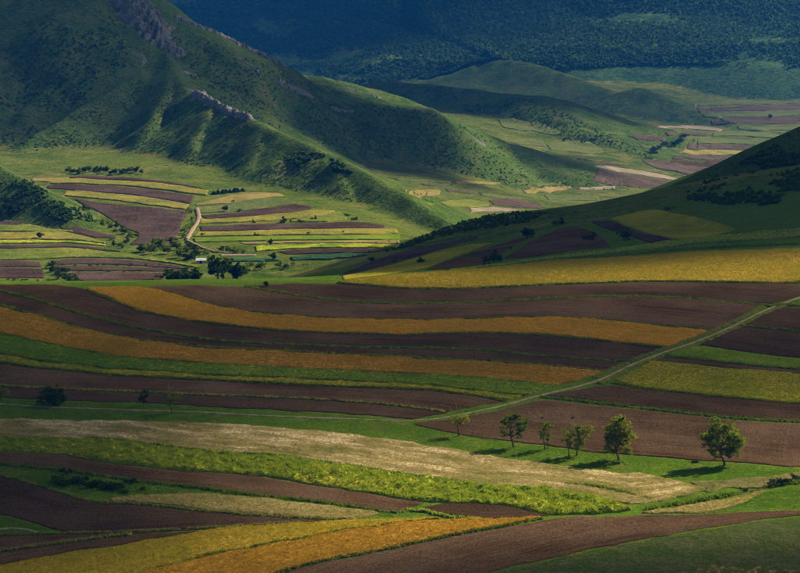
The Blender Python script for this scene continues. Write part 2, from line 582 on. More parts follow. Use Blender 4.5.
M['pasture'] = grass_mat('rough_pasture', (.036, .052, .009), (.052, .064, .013), (.070, .070, .022), (.04, .25, 1.5), .35, .9, dry=(.085, .070, .030))
M['teal'] = crop_mat('cabbage_crop', (.020, .050, .017), (.028, .066, .024), (.042, .076, .030), fine=.8)
M['stubble'] = crop_mat('stubble', (.090, .082, .018), (.185, .130, .046), (.40, .285, .145), fine=1.8, streak=.25, bdist=.3)
M['tan'] = crop_mat('dry_grass_strip', (.105, .095, .022), (.165, .120, .036), (.22, .16, .055), fine=1.6, bdist=.3)
M['verge'] = grass_mat('verge_grass', (.036, .066, .006), (.060, .092, .009), (.095, .090, .018), (.05, .5, 2.4), .4, .9)
M['track'] = plain_mat('trodden_earth', (.13, .088, .050), (.23, .165, .100), .5, .4, .05)
M['rock'] = plain_mat('bare_rock', (.045, .041, .034), (.165, .150, .125), .2, 1.0, 1.8)
M['bark'] = plain_mat('bark', (.035, .026, .02), (.08, .06, .045), 3.0)
M['twig'] = plain_mat('bare_twigs', (.17, .145, .115), (.25, .21, .17), 3.0)

# ---------------------------------------------------------------- the land itself, one object for each landform


def land_object(name, cells, mat, label):
    """cells: bool per grid face"""
    r, c = np.nonzero(cells)
    nC = len(S_COL)
    F = np.stack([r * nC + c, r * nC + c + 1, (r + 1) * nC + c + 1, (r + 1) * nC + c], -1)
    used, inv = np.unique(F, return_inverse=True)
    V = np.stack([GX.ravel()[used], GY.ravel()[used], GZ.ravel()[used]], -1)
    me = mesh_np(name, V, inv.reshape(F.shape), mat)
    return tag(obj(name, me), label, None, None, 'structure')


FC = GCOMP[:-1, :-1]
FD = 0.5 * (GY[:-1, :-1] + GY[1:, 1:])
land_object('ground', (FC == 0) & (FD < 900), M['meadow'], 'green meadow land carrying the striped foreground fields')
land_object('valley_floor', (FC == 0) & (FD >= 1650), M['farvalley'], 'dull green floor of the far valleys between the ridges')
land_object('valley_floor', (FC == 0) & (FD >= 900) & (FD < 1650), M['valley'], 'pale green valley floor winding between the hills')
LABEL = {'west_mountain': 'tall green mountain with a rocky rib on the left',
         'middle_ridge': 'long green ridge with rock along its crest, falling to the right behind the mountain spur',
         'dark_ridge': 'low dark ridge in cloud shade beyond the long rocky ridge',
         'far_hill': 'rounded pale green hills in front of the blue back mountain',
         'back_mountain': 'wooded blue mountainside closing the whole background',
         'east_hill': 'dark hill rising at the right edge above the orange field',
         'west_knoll': 'small dark grassy knoll at the left edge of the valley'}
NAME = {'west_mountain': 'mountain', 'middle_ridge': 'ridge', 'dark_ridge': 'ridge', 'far_hill': 'hill', 'back_mountain': 'mountain',
        'east_hill': 'hill', 'west_knoll': 'hill'}
for i, nm in enumerate(HILLS):
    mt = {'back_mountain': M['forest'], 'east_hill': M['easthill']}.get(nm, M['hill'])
    land_object(NAME[nm], FC == i + 1, mt, LABEL[nm])


# ---------------------------------------------------------------- fields: strips laid on the land between two traced edges
def resample(poly, n):
    P = np.asarray(poly, float)
    L = np.concatenate([[0], np.cumsum(np.hypot(*np.diff(P, axis=0).T))])
    t = np.linspace(0, L[-1], n)
    # Catmull-like smoothing: cubic through monotone arc length
    x = np.interp(t, L, P[:, 0]); y = np.interp(t, L, P[:, 1])
    if n > 12 and len(P) > 3:
        w = max(1, int(n / (len(P) * 3.2)))
        k = np.ones(2 * w + 1) / (2 * w + 1)
        for _ in range(2):
            xp = np.concatenate([2 * x[0] - x[w:0:-1], x, 2 * x[-1] - x[-2:-w - 2:-1]])
            yp = np.concatenate([2 * y[0] - y[w:0:-1], y, 2 * y[-1] - y[-2:-w - 2:-1]])
            x = np.convolve(xp, k, 'valid'); y = np.convolve(yp, k, 'valid')
    return np.stack([x, y], -1)


FIELDS = []


def field(name, mat, top, bottom, label, h=0.05, rough=0.05, wl=1.0, dens=1.0, dmin=320., dmax=5200., wander=0.5):
    """a field on the land between two edges; h = how far the crop stands up, rough = unevenness"""
    Lpx = max(np.hypot(*np.diff(np.asarray(top, float), axis=0).T).sum(), np.hypot(*np.diff(np.asarray(bottom, float), axis=0).T).sum())
    n = int(max(8, Lpx * 0.75 * dens))
    T = resample(top, n); B = resample(bottom, n)
    PT = land(T[:, 0], T[:, 1], dmin, dmax); PB = land(B[:, 0], B[:, 1], dmin, dmax)
    depth = np.abs(PT[:, 1] - PB[:, 1]).max() + 0.3 * np.abs(PT[:, 0] - PB[:, 0]).max()
    dm = np.median(PB[:, 1])
    rows = int(np.clip(depth / (0.0026 * dm) * dens, 5, 70))
    v = np.linspace(0, 1, rows)[:, None]
    X = PB[None, :, 0] * (1 - v) + PT[None, :, 0] * v
    Y = PB[None, :, 1] * (1 - v) + PT[None, :, 1] * v
    sc = dm / 450.0
    X = X + fbm(X, Y, 7 * sc, 2, 61) * wander * sc * 0.5
    Y = Y + fbm(X, Y, 6 * sc, 3, 62) * wander * sc * 2.0 * np.minimum(1, depth / (8 * sc))
    Y = Y + fbm(X, Y, 1.8 * sc, 2, 64) * .14 * min(sc, 1.4) * np.minimum(1, depth / (8 * sc))
    off = 0.07 + rough * 1.3 * (h < .1) + 0.00022 * np.maximum(0, Y - 450)
    edge = np.ones_like(X)
    edge[0] = edge[-1] = 0; edge[:, 0] = edge[:, -1] = 0
    if h < .1:
        off = off * ((.3 if dm < 1400 else .05) + (.7 if dm < 1400 else .95) * edge)
    Z = terrain_z(X, Y) + off + h * (0.35 + 0.65 * edge) + edge * rough * fbm(X, Y, wl * sc, 3, 63)
    V = np.stack([X, Y, Z], -1).reshape(-1, 3)
    idx = np.arange(rows * n).reshape(rows, n)
    F = np.stack([idx[:-1, :-1], idx[:-1, 1:], idx[1:, 1:], idx[1:, :-1]], -1).reshape(-1, 4)
    # turned-down edge so that a crop has a real side
    ring = np.concatenate([idx[0, :], idx[1:, -1], idx[-1, -2::-1], idx[-2:0:-1, 0]])
    Vr = V[ring].copy()
    Vr[:, 2] = terrain_z(Vr[:, 0], Vr[:, 1]) - 0.25
    b0 = len(V)
    k = np.arange(len(ring)); k2 = (k + 1) % len(ring)
    Fs = np.stack([b0 + k, b0 + k2, ring[k2], ring[k]], -1)
    V = np.concatenate([V, Vr]); F = np.concatenate([F, Fs])
    me = mesh_np(name, V, F, M[mat])
    # UV: metres along and across the strip
    mid = np.stack([X[rows // 2], Y[rows // 2]], -1)
    along = np.concatenate([[0], np.cumsum(np.hypot(*np.diff(mid, axis=0).T))])
    U = np.repeat(along[None], rows, 0)
    W = np.concatenate([np.zeros((1, n)), np.cumsum(np.hypot(np.diff(X, axis=0), np.diff(Y, axis=0)), 0)], 0)
    uvv = np.concatenate([np.stack([U, W], -1).reshape(-1, 2), np.stack([U, W], -1).reshape(-1, 2)[ring]])
    uvl = me.uv_layers.new(name='UVMap')
    uvl.data.foreach_set('uv', uvv[F.ravel()].astype(np.float32).ravel())
    o = tag(obj(name, me), label, None, None, 'structure')
    FIELDS.append((o, X, Y, Z, mat))
    return o


# shared field edges, traced along the banks (frame coordinates, met with the land)
def ext(*pts):
    return list(pts)


e_a1_bot = ext((-40, 283), (0, 290.5), (25, 296), (62, 307.5), (100, 319), (137, 327.5), (175, 334), (200, 338), (250, 342.5), (300, 344.5), (350, 347), (400, 347.5), (450, 348), (500, 351), (550, 356), (600, 359.5), (632, 361.5))
e_o1_bot = ext((87, 290), (120, 304), (150, 314), (200, 322), (237, 326), (275, 331), (312, 332.5), (350, 334), (400, 335), (450, 334), (500, 333), (537, 335.5), (575, 338), (600, 340.5), (632, 344.5), (668, 348))
e_o1_top = ext((88, 288), (145, 287.5), (175, 295.5), (200, 303.5), (225, 309), (262, 314), (300, 317.5), (337, 320), (375, 321), (400, 321), (450, 321), (500, 319), (537, 317.5), (575, 319.5), (600, 320.5), (650, 325), (687, 329), (709, 331))
e_a2_top = ext((150, 287), (200, 285.5), (245, 287), (275, 292), (312, 298), (350, 302), (400, 304.5), (437, 304), (475, 303), (512, 301), (550, 299), (600, 297), (650, 297), (700, 299.5), (737, 303), (768, 306.5))
e_o2_bot = ext((337, 283), (375, 286), (400, 288.5), (450, 289), (500, 287), (550, 284.5), (600, 282.7), (650, 281), (700, 281.7), (800, 283), (840, 283.5))
e_o2_top = ext((340, 282.5), (352, 281), (390, 276), (440, 272.5), (490, 269), (540, 262.5), (570, 260), (600, 258.7), (650, 256), (700, 252.5), (750, 251), (800, 249), (840, 247))
e_a4_bot = ext((-40, 294), (0, 304), (25, 311), (62, 322.5), (87, 330), (125, 337.5), (162, 342.5), (200, 345.8), (250, 349), (300, 351), (350, 354), (400, 356), (450, 359), (500, 361), (550, 365), (608, 370.5))
e_o3_top = ext((-40, 299), (0, 308), (50, 320.5), (100, 335), (150, 342.5), (200, 348.3), (250, 351.5), (300, 353.5), (350, 356.5), (400, 358.5), (450, 361.5), (500, 363.5), (550, 367.5), (606, 373))
e_o3_bot = ext((-40, 325), (0, 334), (25, 340), (62, 347.5), (100, 354), (125, 358), (162, 360.5), (200, 363.5), (250, 366), (300, 369), (350, 371), (400, 374), (450, 376), (500, 380.5), (556, 386))
e_g2_mid = ext((-40, 348), (0, 354), (50, 363), (100, 367.5), (150, 371.5), (200, 375), (250, 377), (300, 379), (350, 381.5), (400, 384), (450, 387.5), (490, 393), (525, 396))
e_g2_bot = ext((-40, 357), (0, 362.5), (32, 367.5), (75, 371), (112, 375), (150, 377), (200, 379.7), (250, 382), (300, 384.5), (350, 387), (400, 388.5), (437, 390.5), (475, 395.5), (505, 401))
e_a5_bot = ext((-40, 381), (0, 384.5), (25, 387), (62, 389), (100, 390), (200, 394.3), (250, 396), (300, 398), (350, 401), (400, 405), (447, 411.5))
e_a6_bot = ext((-40, 396), (0, 397.5), (75, 401), (140, 402.5), (200, 406.5), (250, 409), (300, 411), (350, 414), (400, 417.5), (412, 419.5))
e_st_top = ext((-40, 418), (0, 419), (60, 420), (120, 421), (200, 423), (260, 426.5), (307, 430), (350, 434.5), (400, 440.5), (437, 447.5), (485, 455), (525, 461), (570, 467.5), (600, 470.5), (640, 474), (680, 481), (705, 490))
e_bg_top = ext((-40, 437), (0, 438), (50, 439), (87, 439.5), (137, 444.5), (175, 449.5), (200, 452.5), (225, 454.5), (275, 457), (312, 462.5), (350, 467.5), (400, 476), (450, 482.5), (475, 486), (505, 487), (550, 490.5), (575, 494.5), (600, 500), (632, 508.5))
e_bg_bot = ext((-40, 450), (0, 451), (50, 453), (75, 456), (112, 462.5), (150, 467), (200, 471), (250, 474.5), (300, 482.5), (350, 490), (400, 497.5), (425, 502), (455, 502), (487, 504), (512, 507.5), (545, 514), (580, 516), (606, 514), (632, 509.5))
e_c1_bot = ext((-40, 461), (0, 464), (32, 467), (70, 471), (100, 475), (137, 481), (175, 485), (200, 488), (250, 494), (275, 497), (312, 501), (350, 506), (375, 510), (398, 512.5))

F_ = field
pl, cr = dict(h=.0, rough=.055, wl=.9, wander=.3), dict(h=.4, rough=.10, wl=1.1)
F_('ploughed_field', 'soil_dark', ext((-40, 279.5), (0, 285.5), (40, 284.5), (72, 286.5), (86, 289)) + e_o1_bot[1:-1] + [(660, 348.5)], e_a1_bot, 'long dark ploughed strip curving under the upper orange strip from the left crest to the track', **pl)
F_('crop_field', 'ochre', e_o1_top, e_o1_bot, 'upper of the two long curving orange crop strips, between dark ploughed strips', **cr)
F_('ploughed_field', 'soil', e_a2_top, [(148, 288.5)] + e_o1_top[2:], 'ploughed strip just above the upper long orange crop strip', **pl)
F_('ploughed_field', 'soil_dark', ext((245, 285.8), (300, 283.8), (335, 284)) + [(x, y + .9) for x, y in e_o2_bot[1:-1]] + [(840, 284.5)], [(250, 287.5)] + [(x, y - .8) for x, y in e_a2_top[3:-1]] + [(768, 305), (800, 296), (840, 287)], 'ploughed strip along the foot of the large orange and yellow field', **pl)
F_('crop_field', 'ochre_y', e_o2_top, e_o2_bot, 'large orange and yellow crop field below the dark hill on the right', **cr)
F_('ploughed_field', 'soil_dark', [(x, y + 1.4) for x, y in e_a1_bot[:-1]] + [(628, 363)], e_a4_bot, 'narrow dark ploughed strip between a green bank and the lower orange strip', **pl)
F_('crop_field', 'ochre', e_o3_top, e_o3_bot, 'lower of the two long curving orange crop strips, above the green strip', **cr)
F_('crop_field', 'green', [(x, y + .3) for x, y in e_o3_bot], e_g2_mid, 'long green crop strip under the lower orange strip', h=.35, rough=.16, wl=1.2)
F_('crop_field', 'olive', [(x, y + .5) for x, y in e_g2_mid], e_g2_bot, 'thin olive strip along the lower side of the long green strip', h=.3, rough=.14, wl=1.1)
F_('ploughed_field', 'soil', [(x, y + .9) for x, y in e_g2_bot], e_a5_bot, 'ploughed strip below the olive strip, ending at the track', **pl)
F_('ploughed_field', 'soil_dark', [(x, y + 1.6) for x, y in e_a5_bot], e_a6_bot, 'ploughed strip just above the grass with the small trees on the left', **pl)
e_b1_bot = ext((415, 425), (430, 429), (467, 436), (505, 441), (542, 445), (580, 450.5), (630, 455), (680, 459), (730, 462.5), (780, 466), (840, 470))
F_('ploughed_field', 'soil', ext((415, 423.5), (440, 421.5), (475, 415.5), (503, 410), (540, 399.5), (575, 402.5), (600, 405.5), (650, 411), (700, 417), (750, 421.5), (840, 425.5)), e_b1_bot, 'wide ploughed field behind the row of trees', **pl)
F_('ploughed_field', 'soil_dark', ext((547, 395), (575, 390.5), (607, 384.3), (650, 390), (700, 395), (750, 400), (785, 403.5), (840, 407)), ext((545, 396.5), (575, 398.5), (600, 402), (650, 407.5), (700, 413.5), (750, 418), (840, 423.5)), 'dark ploughed strip below the yellow green field right of the track', **pl)
e_o4_top = ext((652, 361.5), (700, 366), (750, 370.5), (800, 374.5), (840, 377.5))
F_('crop_field', 'olive', e_o4_top, ext((614, 380), (622, 386), (650, 389), (700, 394), (750, 399), (785, 402.5), (840, 406)), 'yellow green crop field right of the diagonal track', **cr)
F_('ploughed_field', 'soil', ext((664, 357.8), (700, 360.3), (750, 366), (800, 370.5), (840, 373.5)), ext((655, 361), (700, 365.3), (750, 369.8), (800, 373.8), (840, 376.8)), 'thin ploughed strip above the yellow green field right of the track', **pl)
F_('crop_field', 'green', ext((690, 346.5), (725, 350), (762, 355), (800, 359), (840, 363)), ext((666, 356), (700, 359.3), (750, 365), (800, 369.3), (840, 372.5)), 'narrow green crop strip right of the track, between ploughed strips', h=.3, rough=.15, wl=1.1)
F_('ploughed_field', 'soil_dark', ext((742, 327.5), (775, 330.5), (800, 333), (840, 337)), ext((695, 344), (725, 349), (762, 354), (800, 358), (840, 362)), 'ploughed field right of the track above the narrow green strip', **pl)
F_('ploughed_field', 'soil_dark', ext((780, 306.5), (800, 308), (840, 311)), ext((743, 325.5), (775, 328.5), (800, 331), (840, 335)), 'uppermost ploughed field right of the diagonal track', **pl)
F_('stubble_field', 'stubble', e_st_top, e_bg_top[:-1] + [(634, 506), (668, 500), (705, 491)], 'pale tan stubble field sweeping in front of the row of trees', h=.06, rough=.10, wl=1.0)
F_('crop_field', 'bright', [(x, y + .2) for x, y in e_bg_top], e_bg_bot, 'lush bright green and yellow crop field in sunlight', h=.55, rough=.42, wl=2.0)
F_('ploughed_field', 'soil', [(x, y + .9) for x, y in e_bg_bot[:12]], e_c1_bot, 'ploughed strip below the lush bright green field', **pl)
F_('ploughed_field', 'soil_dark', ext((422, 507), (445, 503.8), (475, 503), (500, 505), (525, 510.3), (547, 515.2)), ext((410, 511), (450, 516), (482, 519.5), (520, 518), (547, 515.8)), 'small lens of dark ploughed soil between the lush field and the orange field', **pl)
F_('dry_strip', 'tan', ext((112, 497.5), (150, 495), (200, 492), (275, 500), (337, 506.5), (378, 513)), ext((112, 500.5), (137, 502.8), (175, 506.3), (200, 509.7), (250, 513.8), (300, 516.8), (335, 519.7), (360, 519.5), (380, 515)), 'dry tan strip below the grassy bank with bushes', h=.08, rough=.10, wl=1.0)
F_('ploughed_field', 'soil_dark', ext((-40, 464), (0, 476.5), (25, 482.5), (50, 490.5), (75, 499), (100, 503.5), (137, 505), (175, 509), (200, 512), (250, 516.5), (300, 519), (330, 521)), ext((-40, 509), (0, 515), (25, 520), (40, 524), (50, 529), (66, 532.5), (100, 533), (150, 530.5), (200, 528), (250, 524.5), (300, 522), (330, 521.6)), 'dark ploughed hollow in the lower left below the bushes', **pl)
F_('ploughed_field', 'soil', ext((-40, 537), (0, 536), (62, 534.7), (125, 532.5), (200, 529)), ext((-40, 558), (0, 551.5), (50, 544), (100, 537.5), (130, 534.5), (200, 529.8)), 'thin ploughed wedge above a grass line in the lower left corner', **pl)
F_('ploughed_field', 'soil', ext((-40, 559.5), (0, 553), (50, 545.3), (100, 538.7), (130, 535.5), (200, 530)), ext((-40, 571), (0, 564.5), (25, 560), (75, 551), (125, 544), (175, 535), (200, 530.8)), 'ploughed wedge along the edge of the orange field in the lower left corner', **pl)
e_o5_mid = ext((-40, 600), (60, 590), (140, 573), (207, 556), (232, 552), (262, 546), (312, 537.5), (350, 530), (395, 524), (440, 520.5))
F_('crop_field', 'ochre_y', ext((-40, 573), (0, 566), (25, 561.5), (75, 552.5), (125, 545.5), (175, 537), (200, 532), (250, 526.5), (300, 523.5), (350, 521.5), (400, 520.5), (438, 520)), e_o5_mid, 'yellowish upper half of the orange crop field in the foreground', **cr)
F_('crop_field', 'ochre', [(x, y + .8) for x, y in e_o5_mid] + [(482, 520), (525, 518.5), (541, 517)], ext((-40, 616), (100, 612), (200, 604), (262, 578), (292, 568), (320, 561), (362, 554), (400, 546), (450, 535.5), (480, 530), (507, 525.3), (541, 518)), 'orange lower half of the crop field at the bottom of the view', **cr)
F_('ploughed_field', 'soil', ext((240, 592), (265, 579.5), (292, 569.5), (320, 562.5), (362, 555.5), (400, 547.5), (450, 537), (480, 531.5), (507, 527), (542, 520), (570, 517), (600, 516), (650, 515.5), (700, 514.5), (750, 512.5), (797, 510.5), (840, 507)), ext((440, 592), (480, 576), (512, 566.5), (562, 556), (600, 547), (650, 538), (700, 529.5), (750, 521.5), (799, 515), (840, 509)), 'broad ploughed field sweeping across the bottom right foreground', **pl)
F_('dry_strip', 'tan', ext((642, 513), (662, 509.5), (700, 503.5), (750, 495), (766, 492)), ext((642, 514.3), (700, 513.3), (720, 510), (740, 503), (766, 492.8)), 'tan wedge below the ditch at the right edge of the foreground', h=.06, rough=.08, wl=1.0)

# slopes of the right hill
F_('crop_field', 'lime', ext((450, 270.3), (500, 265), (540, 259.3), (600, 251), (650, 244.5), (700, 237.5), (750, 233.5), (800, 229), (840, 225)), ext((450, 271), (500, 266.5), (540, 261), (600, 255), (650, 249), (700, 243.5), (750, 240), (800, 237), (840, 235)), 'pale green strip along the top of the large orange and yellow field', h=.25, rough=.12, dmax=1100)
F_('crop_field', 'olive', ext((610, 219), (650, 209.5), (682, 215.5), (712, 221), (736, 230.5)), ext((611, 219.6), (637, 231), (675, 240.5), (712, 236), (736, 231)), 'rounded olive crop field on the right hillside', h=.4, rough=.15, dmax=1100)
F_('ploughed_field', 'soil_mauve', ext((592, 221), (612, 221), (637, 232.5), (668, 238), (673, 241)), ext((592, 222), (600, 227), (630, 236), (650, 243.5), (672, 241.8)), 'small ploughed wedge under the rounded olive field', dmax=1100, **pl)
F_('ploughed_field', 'soil', ext((427, 269.5), (460, 257), (495, 246), (520, 238), (533, 235)), ext((428, 270), (470, 267.5), (490, 262), (510, 248), (533, 235.8)), 'ploughed field left of the dark bushes on the right hillside', dmax=1100, **pl)
F_('ploughed_field', 'soil', ext((505, 258), (530, 242), (560, 228), (578, 226)), ext((506, 259.3), (540, 256.5), (575, 250), (612, 247)), 'ploughed field right of the dark bushes on the hillside', dmax=1100, **pl)
F_('ploughed_field', 'soil_mauve', ext((340, 275), (380, 258.5), (402, 252), (452, 241.5), (478, 237)), ext((341, 276), (390, 264.5), (440, 249.5), (480, 238)), 'long thin ploughed strip on the left shoulder of the right hill', dmax=1100, **pl)
F_('crop_field', 'olive', ext((342, 277), (390, 266), (430, 254), (465, 245.5), (490, 243)), ext((344, 280), (390, 273.5), (424, 269), (452, 258), (490, 244)), 'dull green strip between two ploughed strips on the hill shoulder', h=.1, rough=.1, dmax=1100)

# the left valley
va = dict(h=.02, rough=.10, wl=1.0, dmin=950., dmax=2000., wander=.35)
vc = dict(h=.4, rough=.2, wl=1.1, dmin=950., dmax=2000., wander=.35)
F_('dry_strip', 'tan', ext((31, 178.5), (50, 177.7), (70, 178)), ext((31, 181), (48, 182.5), (60, 180.5)), 'tan patch at the left end of the upper yellow valley strip', **va)
F_('ploughed_field', 'soil_mauve', ext((70, 177), (82, 174.5), (125, 177), (175, 182.5), (203, 189)), ext((70, 178.2), (100, 179.2), (150, 182.2), (175, 185.2), (203, 190)), 'uppermost mauve ploughed strip in the left valley', **va)
F_('crop_field', 'yellow', ext((58, 181), (70, 178.7), (100, 179.7), (150, 182.7), (175, 185.7), (209, 191.3)), ext((50, 183.5), (85, 184), (125, 186), (150, 188.7), (175, 192.2), (206, 196.2)), 'upper bright yellow strip in the left valley', **vc)
F_('ploughed_field', 'soil_mauve', ext((47, 187), (60, 184.3), (100, 185), (137, 187.7), (175, 193.2), (195, 196.5)), ext((48, 188.5), (100, 192.2), (137, 195.8), (175, 201.7), (190, 204.2)), 'mauve ploughed strip between the two yellow strips of the left valley', **va)
F_('crop_field', 'yellow', ext((65, 192.2), (75, 190.8), (100, 192.8), (137, 196.3), (175, 202.3), (189, 205)), ext((62, 196), (100, 198.7), (137, 203.7), (165, 207.5), (185, 210)), 'lower bright yellow strip in the left valley', **vc)
F_('ploughed_field', 'soil_mauve', ext((72, 199), (98, 212), (120, 226), (142, 235), (130, 245)), ext((187, 211.5), (183, 222), (177, 237), (163, 246.5)), 'large mauve ploughed field between the creek and the valley track', **va)
F_('ploughed_field', 'soil_mauve', ext((60, 228), (85, 229), (116, 236)), ext((65, 231), (95, 238), (113, 238)), 'small ploughed wedge below the knoll in the left valley', **va)
F_('ploughed_field', 'soil_mauve', ext((-40, 220), (12, 220), (26, 224)), ext((-40, 225.5), (0, 225.5), (26, 224.8)), 'ploughed scrap at the left edge under the knoll', **va)
F_('crop_field', 'lime', ext((-40, 226.5), (25, 225.3), (50, 228), (72, 232)), ext((-40, 231.5), (30, 231.7), (72, 232.8)), 'lime green strip at the left edge of the valley', **vc)
F_('crop_field', 'yellow', ext((-40, 233), (30, 232.7), (55, 231.7), (75, 234), (106, 243)), ext((-40, 240), (40, 239.5), (80, 241), (106, 244)), 'yellow green strip behind the lone round tree in the valley', **vc)
F_('crop_field', 'bright', ext((-40, 240.8), (40, 240.2), (80, 241.5), (106, 245)), ext((-40, 244.5), (60, 243), (106, 246)), 'thin bright green strip in front of the lone round tree', **vc)
F_('ploughed_field', 'soil_mauve', ext((-40, 246), (40, 244.5), (65, 243.5), (90, 246.5), (121, 251)), ext((-40, 249.5), (45, 247.7), (65, 247.2), (90, 249.5), (121, 252)), 'thin mauve strip above the wide pale green valley strip', **va)
F_('crop_field', 'lime', ext((-40, 250.5), (45, 248.7), (70, 248), (100, 251), (125, 253.5), (155, 258.5), (192, 265.5)), ext((-40, 261), (30, 259.7), (60, 258), (100, 257.5), (140, 259.5), (170, 263.7), (200, 269)), 'wide pale green strip curving across the left valley', **vc)
F_('ploughed_field', 'soil_mauve', ext((52, 261), (85, 258.3), (115, 258.5), (150, 262), (180, 267)), ext((54, 265.3), (100, 264.2), (150, 266.7), (185, 269.3)), 'upper of three ploughed strips behind the left crest', **va)
F_('ploughed_field', 'soil_mauve', ext((55, 266.3), (100, 265.3), (150, 267.7), (190, 270.5)), ext((60, 272), (100, 271), (150, 271.5), (190, 272)), 'middle of three ploughed strips behind the left crest', **va)
F_('ploughed_field', 'soil_mauve', ext((62, 273.2), (100, 272.2), (165, 272.7)), ext((75, 281.5), (110, 283.5), (162, 284)), 'lowest of three ploughed strips behind the left crest', **va)
F_('ploughed_field', 'soil_mauve', ext((-40, 261.8), (20, 261), (40, 262)), ext((-40, 267.3), (10, 267), (42, 267)), 'short ploughed strip at the left edge behind the crest', **va)
F_('ploughed_field', 'soil_mauve', ext((-40, 268.3), (30, 268), (43, 270)), ext((-40, 278.5), (20, 278), (44, 278)), 'broader ploughed strip at the left edge behind the crest', **va)
F_('dry_strip', 'tan', ext((195, 204.5), (230, 195.5), (255, 192), (277, 193), (282, 195)), ext((195, 206), (230, 203), (262, 198), (283, 196)), 'tan strip at the head of the terraced valley fields', **va)
F_('crop_field', 'far_olive', ext((196, 207), (230, 204), (262, 199), (280, 198.7), (300, 203)), ext((197, 214), (240, 211.5), (280, 205.7), (300, 204)), 'olive strip at the head of the terraced valley fields', **va)
F_('ploughed_field', 'soil_mauve', ext((199, 215.5), (237, 212.5), (280, 206.5), (300, 204.7), (312, 207.5)), ext((206, 219), (255, 215.7), (292, 212), (312, 209)), 'pink brown ploughed strip above the yellow terraced strip', **va)
F_('crop_field', 'yellow', ext((200, 219), (212, 219.7), (255, 216.5), (292, 213), (315, 210), (334, 211)), ext((199, 224), (240, 222.5), (290, 219.5), (312, 218), (336, 213)), 'yellow strip on the terraces with a round bush on it', **vc)
F_('crop_field', 'lime', ext((290, 220.5), (315, 217), (338, 212)), ext((290, 222.5), (325, 222), (350, 219.5), (345, 216)), 'lime patch at the right end of the yellow terraced strip', **vc)
F_('ploughed_field', 'soil_mauve', ext((200, 226.5), (240, 224.7), (290, 223.5), (330, 222.8), (362, 221.8), (385, 226)), ext((200, 231), (225, 231), (300, 228.5), (345, 228.5), (385, 228)), 'pinkish ploughed strip in the middle of the terraces', **va)
F_('crop_field', 'yellow', ext((198, 232.5), (225, 232), (300, 229.7), (345, 229.2), (396, 229.5)), ext((193, 237), (240, 236), (300, 235.2), (350, 234.7), (400, 234)), 'long yellow strip in the middle of the terraces', **vc)
F_('crop_field', 'green', ext((193, 239.3), (240, 237.2), (300, 236.2), (400, 235.5)), ext((195, 242.5), (240, 241.7), (300, 240.3), (400, 239.7)), 'green strip below the long yellow terraced strip', **vc)
F_('dry_strip', 'tan', ext((240, 242.7), (300, 241.2), (350, 240.7), (400, 240.8)), ext((245, 244.5), (300, 243.3), (350, 243), (400, 244)), 'thin tan strip low on the terraces', **va)
F_('crop_field', 'bright', ext((255, 247), (300, 244.7), (340, 244), (400, 245)), ext((257, 252), (290, 249), (330, 248), (400, 248)), 'bright green strip low on the terraces', **vc)
F_('ploughed_field', 'soil_mauve', ext((277, 252), (310, 249.3), (350, 248.8), (398, 249)), ext((285, 254.3), (320, 253.8), (380, 252.3), (395, 250)), 'lowest ploughed strip on the terraces', **va)
F_('crop_field', 'teal', ext((290, 257.7), (315, 255.2), (350, 253.7), (367, 254.5)), ext((292, 260.5), (330, 259.7), (360, 256.8), (368, 255.3)), 'blue green strip below the terraces, the right one of two', **vc)
F_('crop_field', 'teal', ext((232, 258.5), (250, 257.5), (279, 259)), ext((233, 261.8), (260, 261.8), (279, 261.2)), 'blue green strip beside the farm shed, the left one of two', **vc)
F_('dry_strip', 'soil_pale', ext((219, 254.3), (240, 254), (256, 254.5)), ext((220, 256.3), (240, 256.2), (256, 256)), 'pale bare strip beside the farm shed', **va)

# the second and third valleys
vb = dict(h=.0, rough=.1, wl=1.0, dmin=1400., dmax=4000., wander=.8)
F_('dry_strip', 'tan', ext((406, 191), (425, 189), (441, 191)), ext((410, 196), (425, 195.7), (438, 194.5)), 'orange tan plot in the second valley beyond the spur', **vb)
F_('crop_field', 'lime', ext((440, 203), (465, 199), (488, 203)), ext((445, 206), (470, 208), (488, 205)), 'light green plot in the second valley', **vb)
F_('dry_strip', 'soil_pale', ext((471, 209), (492, 206.5), (516, 209.5)), ext((471, 212.5), (495, 211.5), (516, 211)), 'bright pale plot just above the dark scrub on the hill crest', **vb)
F_('ploughed_field', 'far_mauve', ext((490, 200.5), (515, 198), (540, 203)), ext((495, 205), (520, 208), (541, 209)), 'pinkish ploughed plot in the second valley', **vb)
F_('dry_strip', 'tan', ext((522, 190), (560, 187), (573, 189)), ext((527, 194), (545, 193), (566, 191)), 'tan plot in the middle of the second valley', **vb)
F_('dry_strip', 'soil_pale', ext((575, 187.3), (595, 186), (617, 186)), ext((577, 189.5), (595, 189.5), (617, 188.5)), 'pale plot right of the tan plot in the second valley', **vb)
F_('dry_strip', 'soil_pale', ext((596, 164.5), (650, 172), (698, 181.5)), ext((596, 167.5), (640, 175), (690, 184.5)), 'sunlit pale strip on the nose of the ridge', **vb)
F_('ploughed_field', 'far_mauve', ext((600, 169), (640, 176), (690, 185.7)), ext((590, 182), (632, 187), (672, 189)), 'large pinkish ploughed plot in the second valley below the pale strip', **vb)
F_('ploughed_field', 'far_mauve', ext((640, 160), (690, 164), (722, 170)), ext((655, 168), (690, 176), (703, 180)), 'dull ploughed plot behind the pale strip', **vb)
F_('crop_field', 'far_olive', ext((545, 143.5), (575, 143), (602, 149)), ext((550, 151), (580, 153), (604, 152)), 'lower olive plot on the sunlit floor before the dark ridge', **vb)
F_('crop_field', 'far_olive', ext((495, 119), (530, 121.5), (560, 132)), ext((505, 128), (530, 132), (556, 138)), 'upper olive plot on the sunlit floor before the dark ridge', **vb)
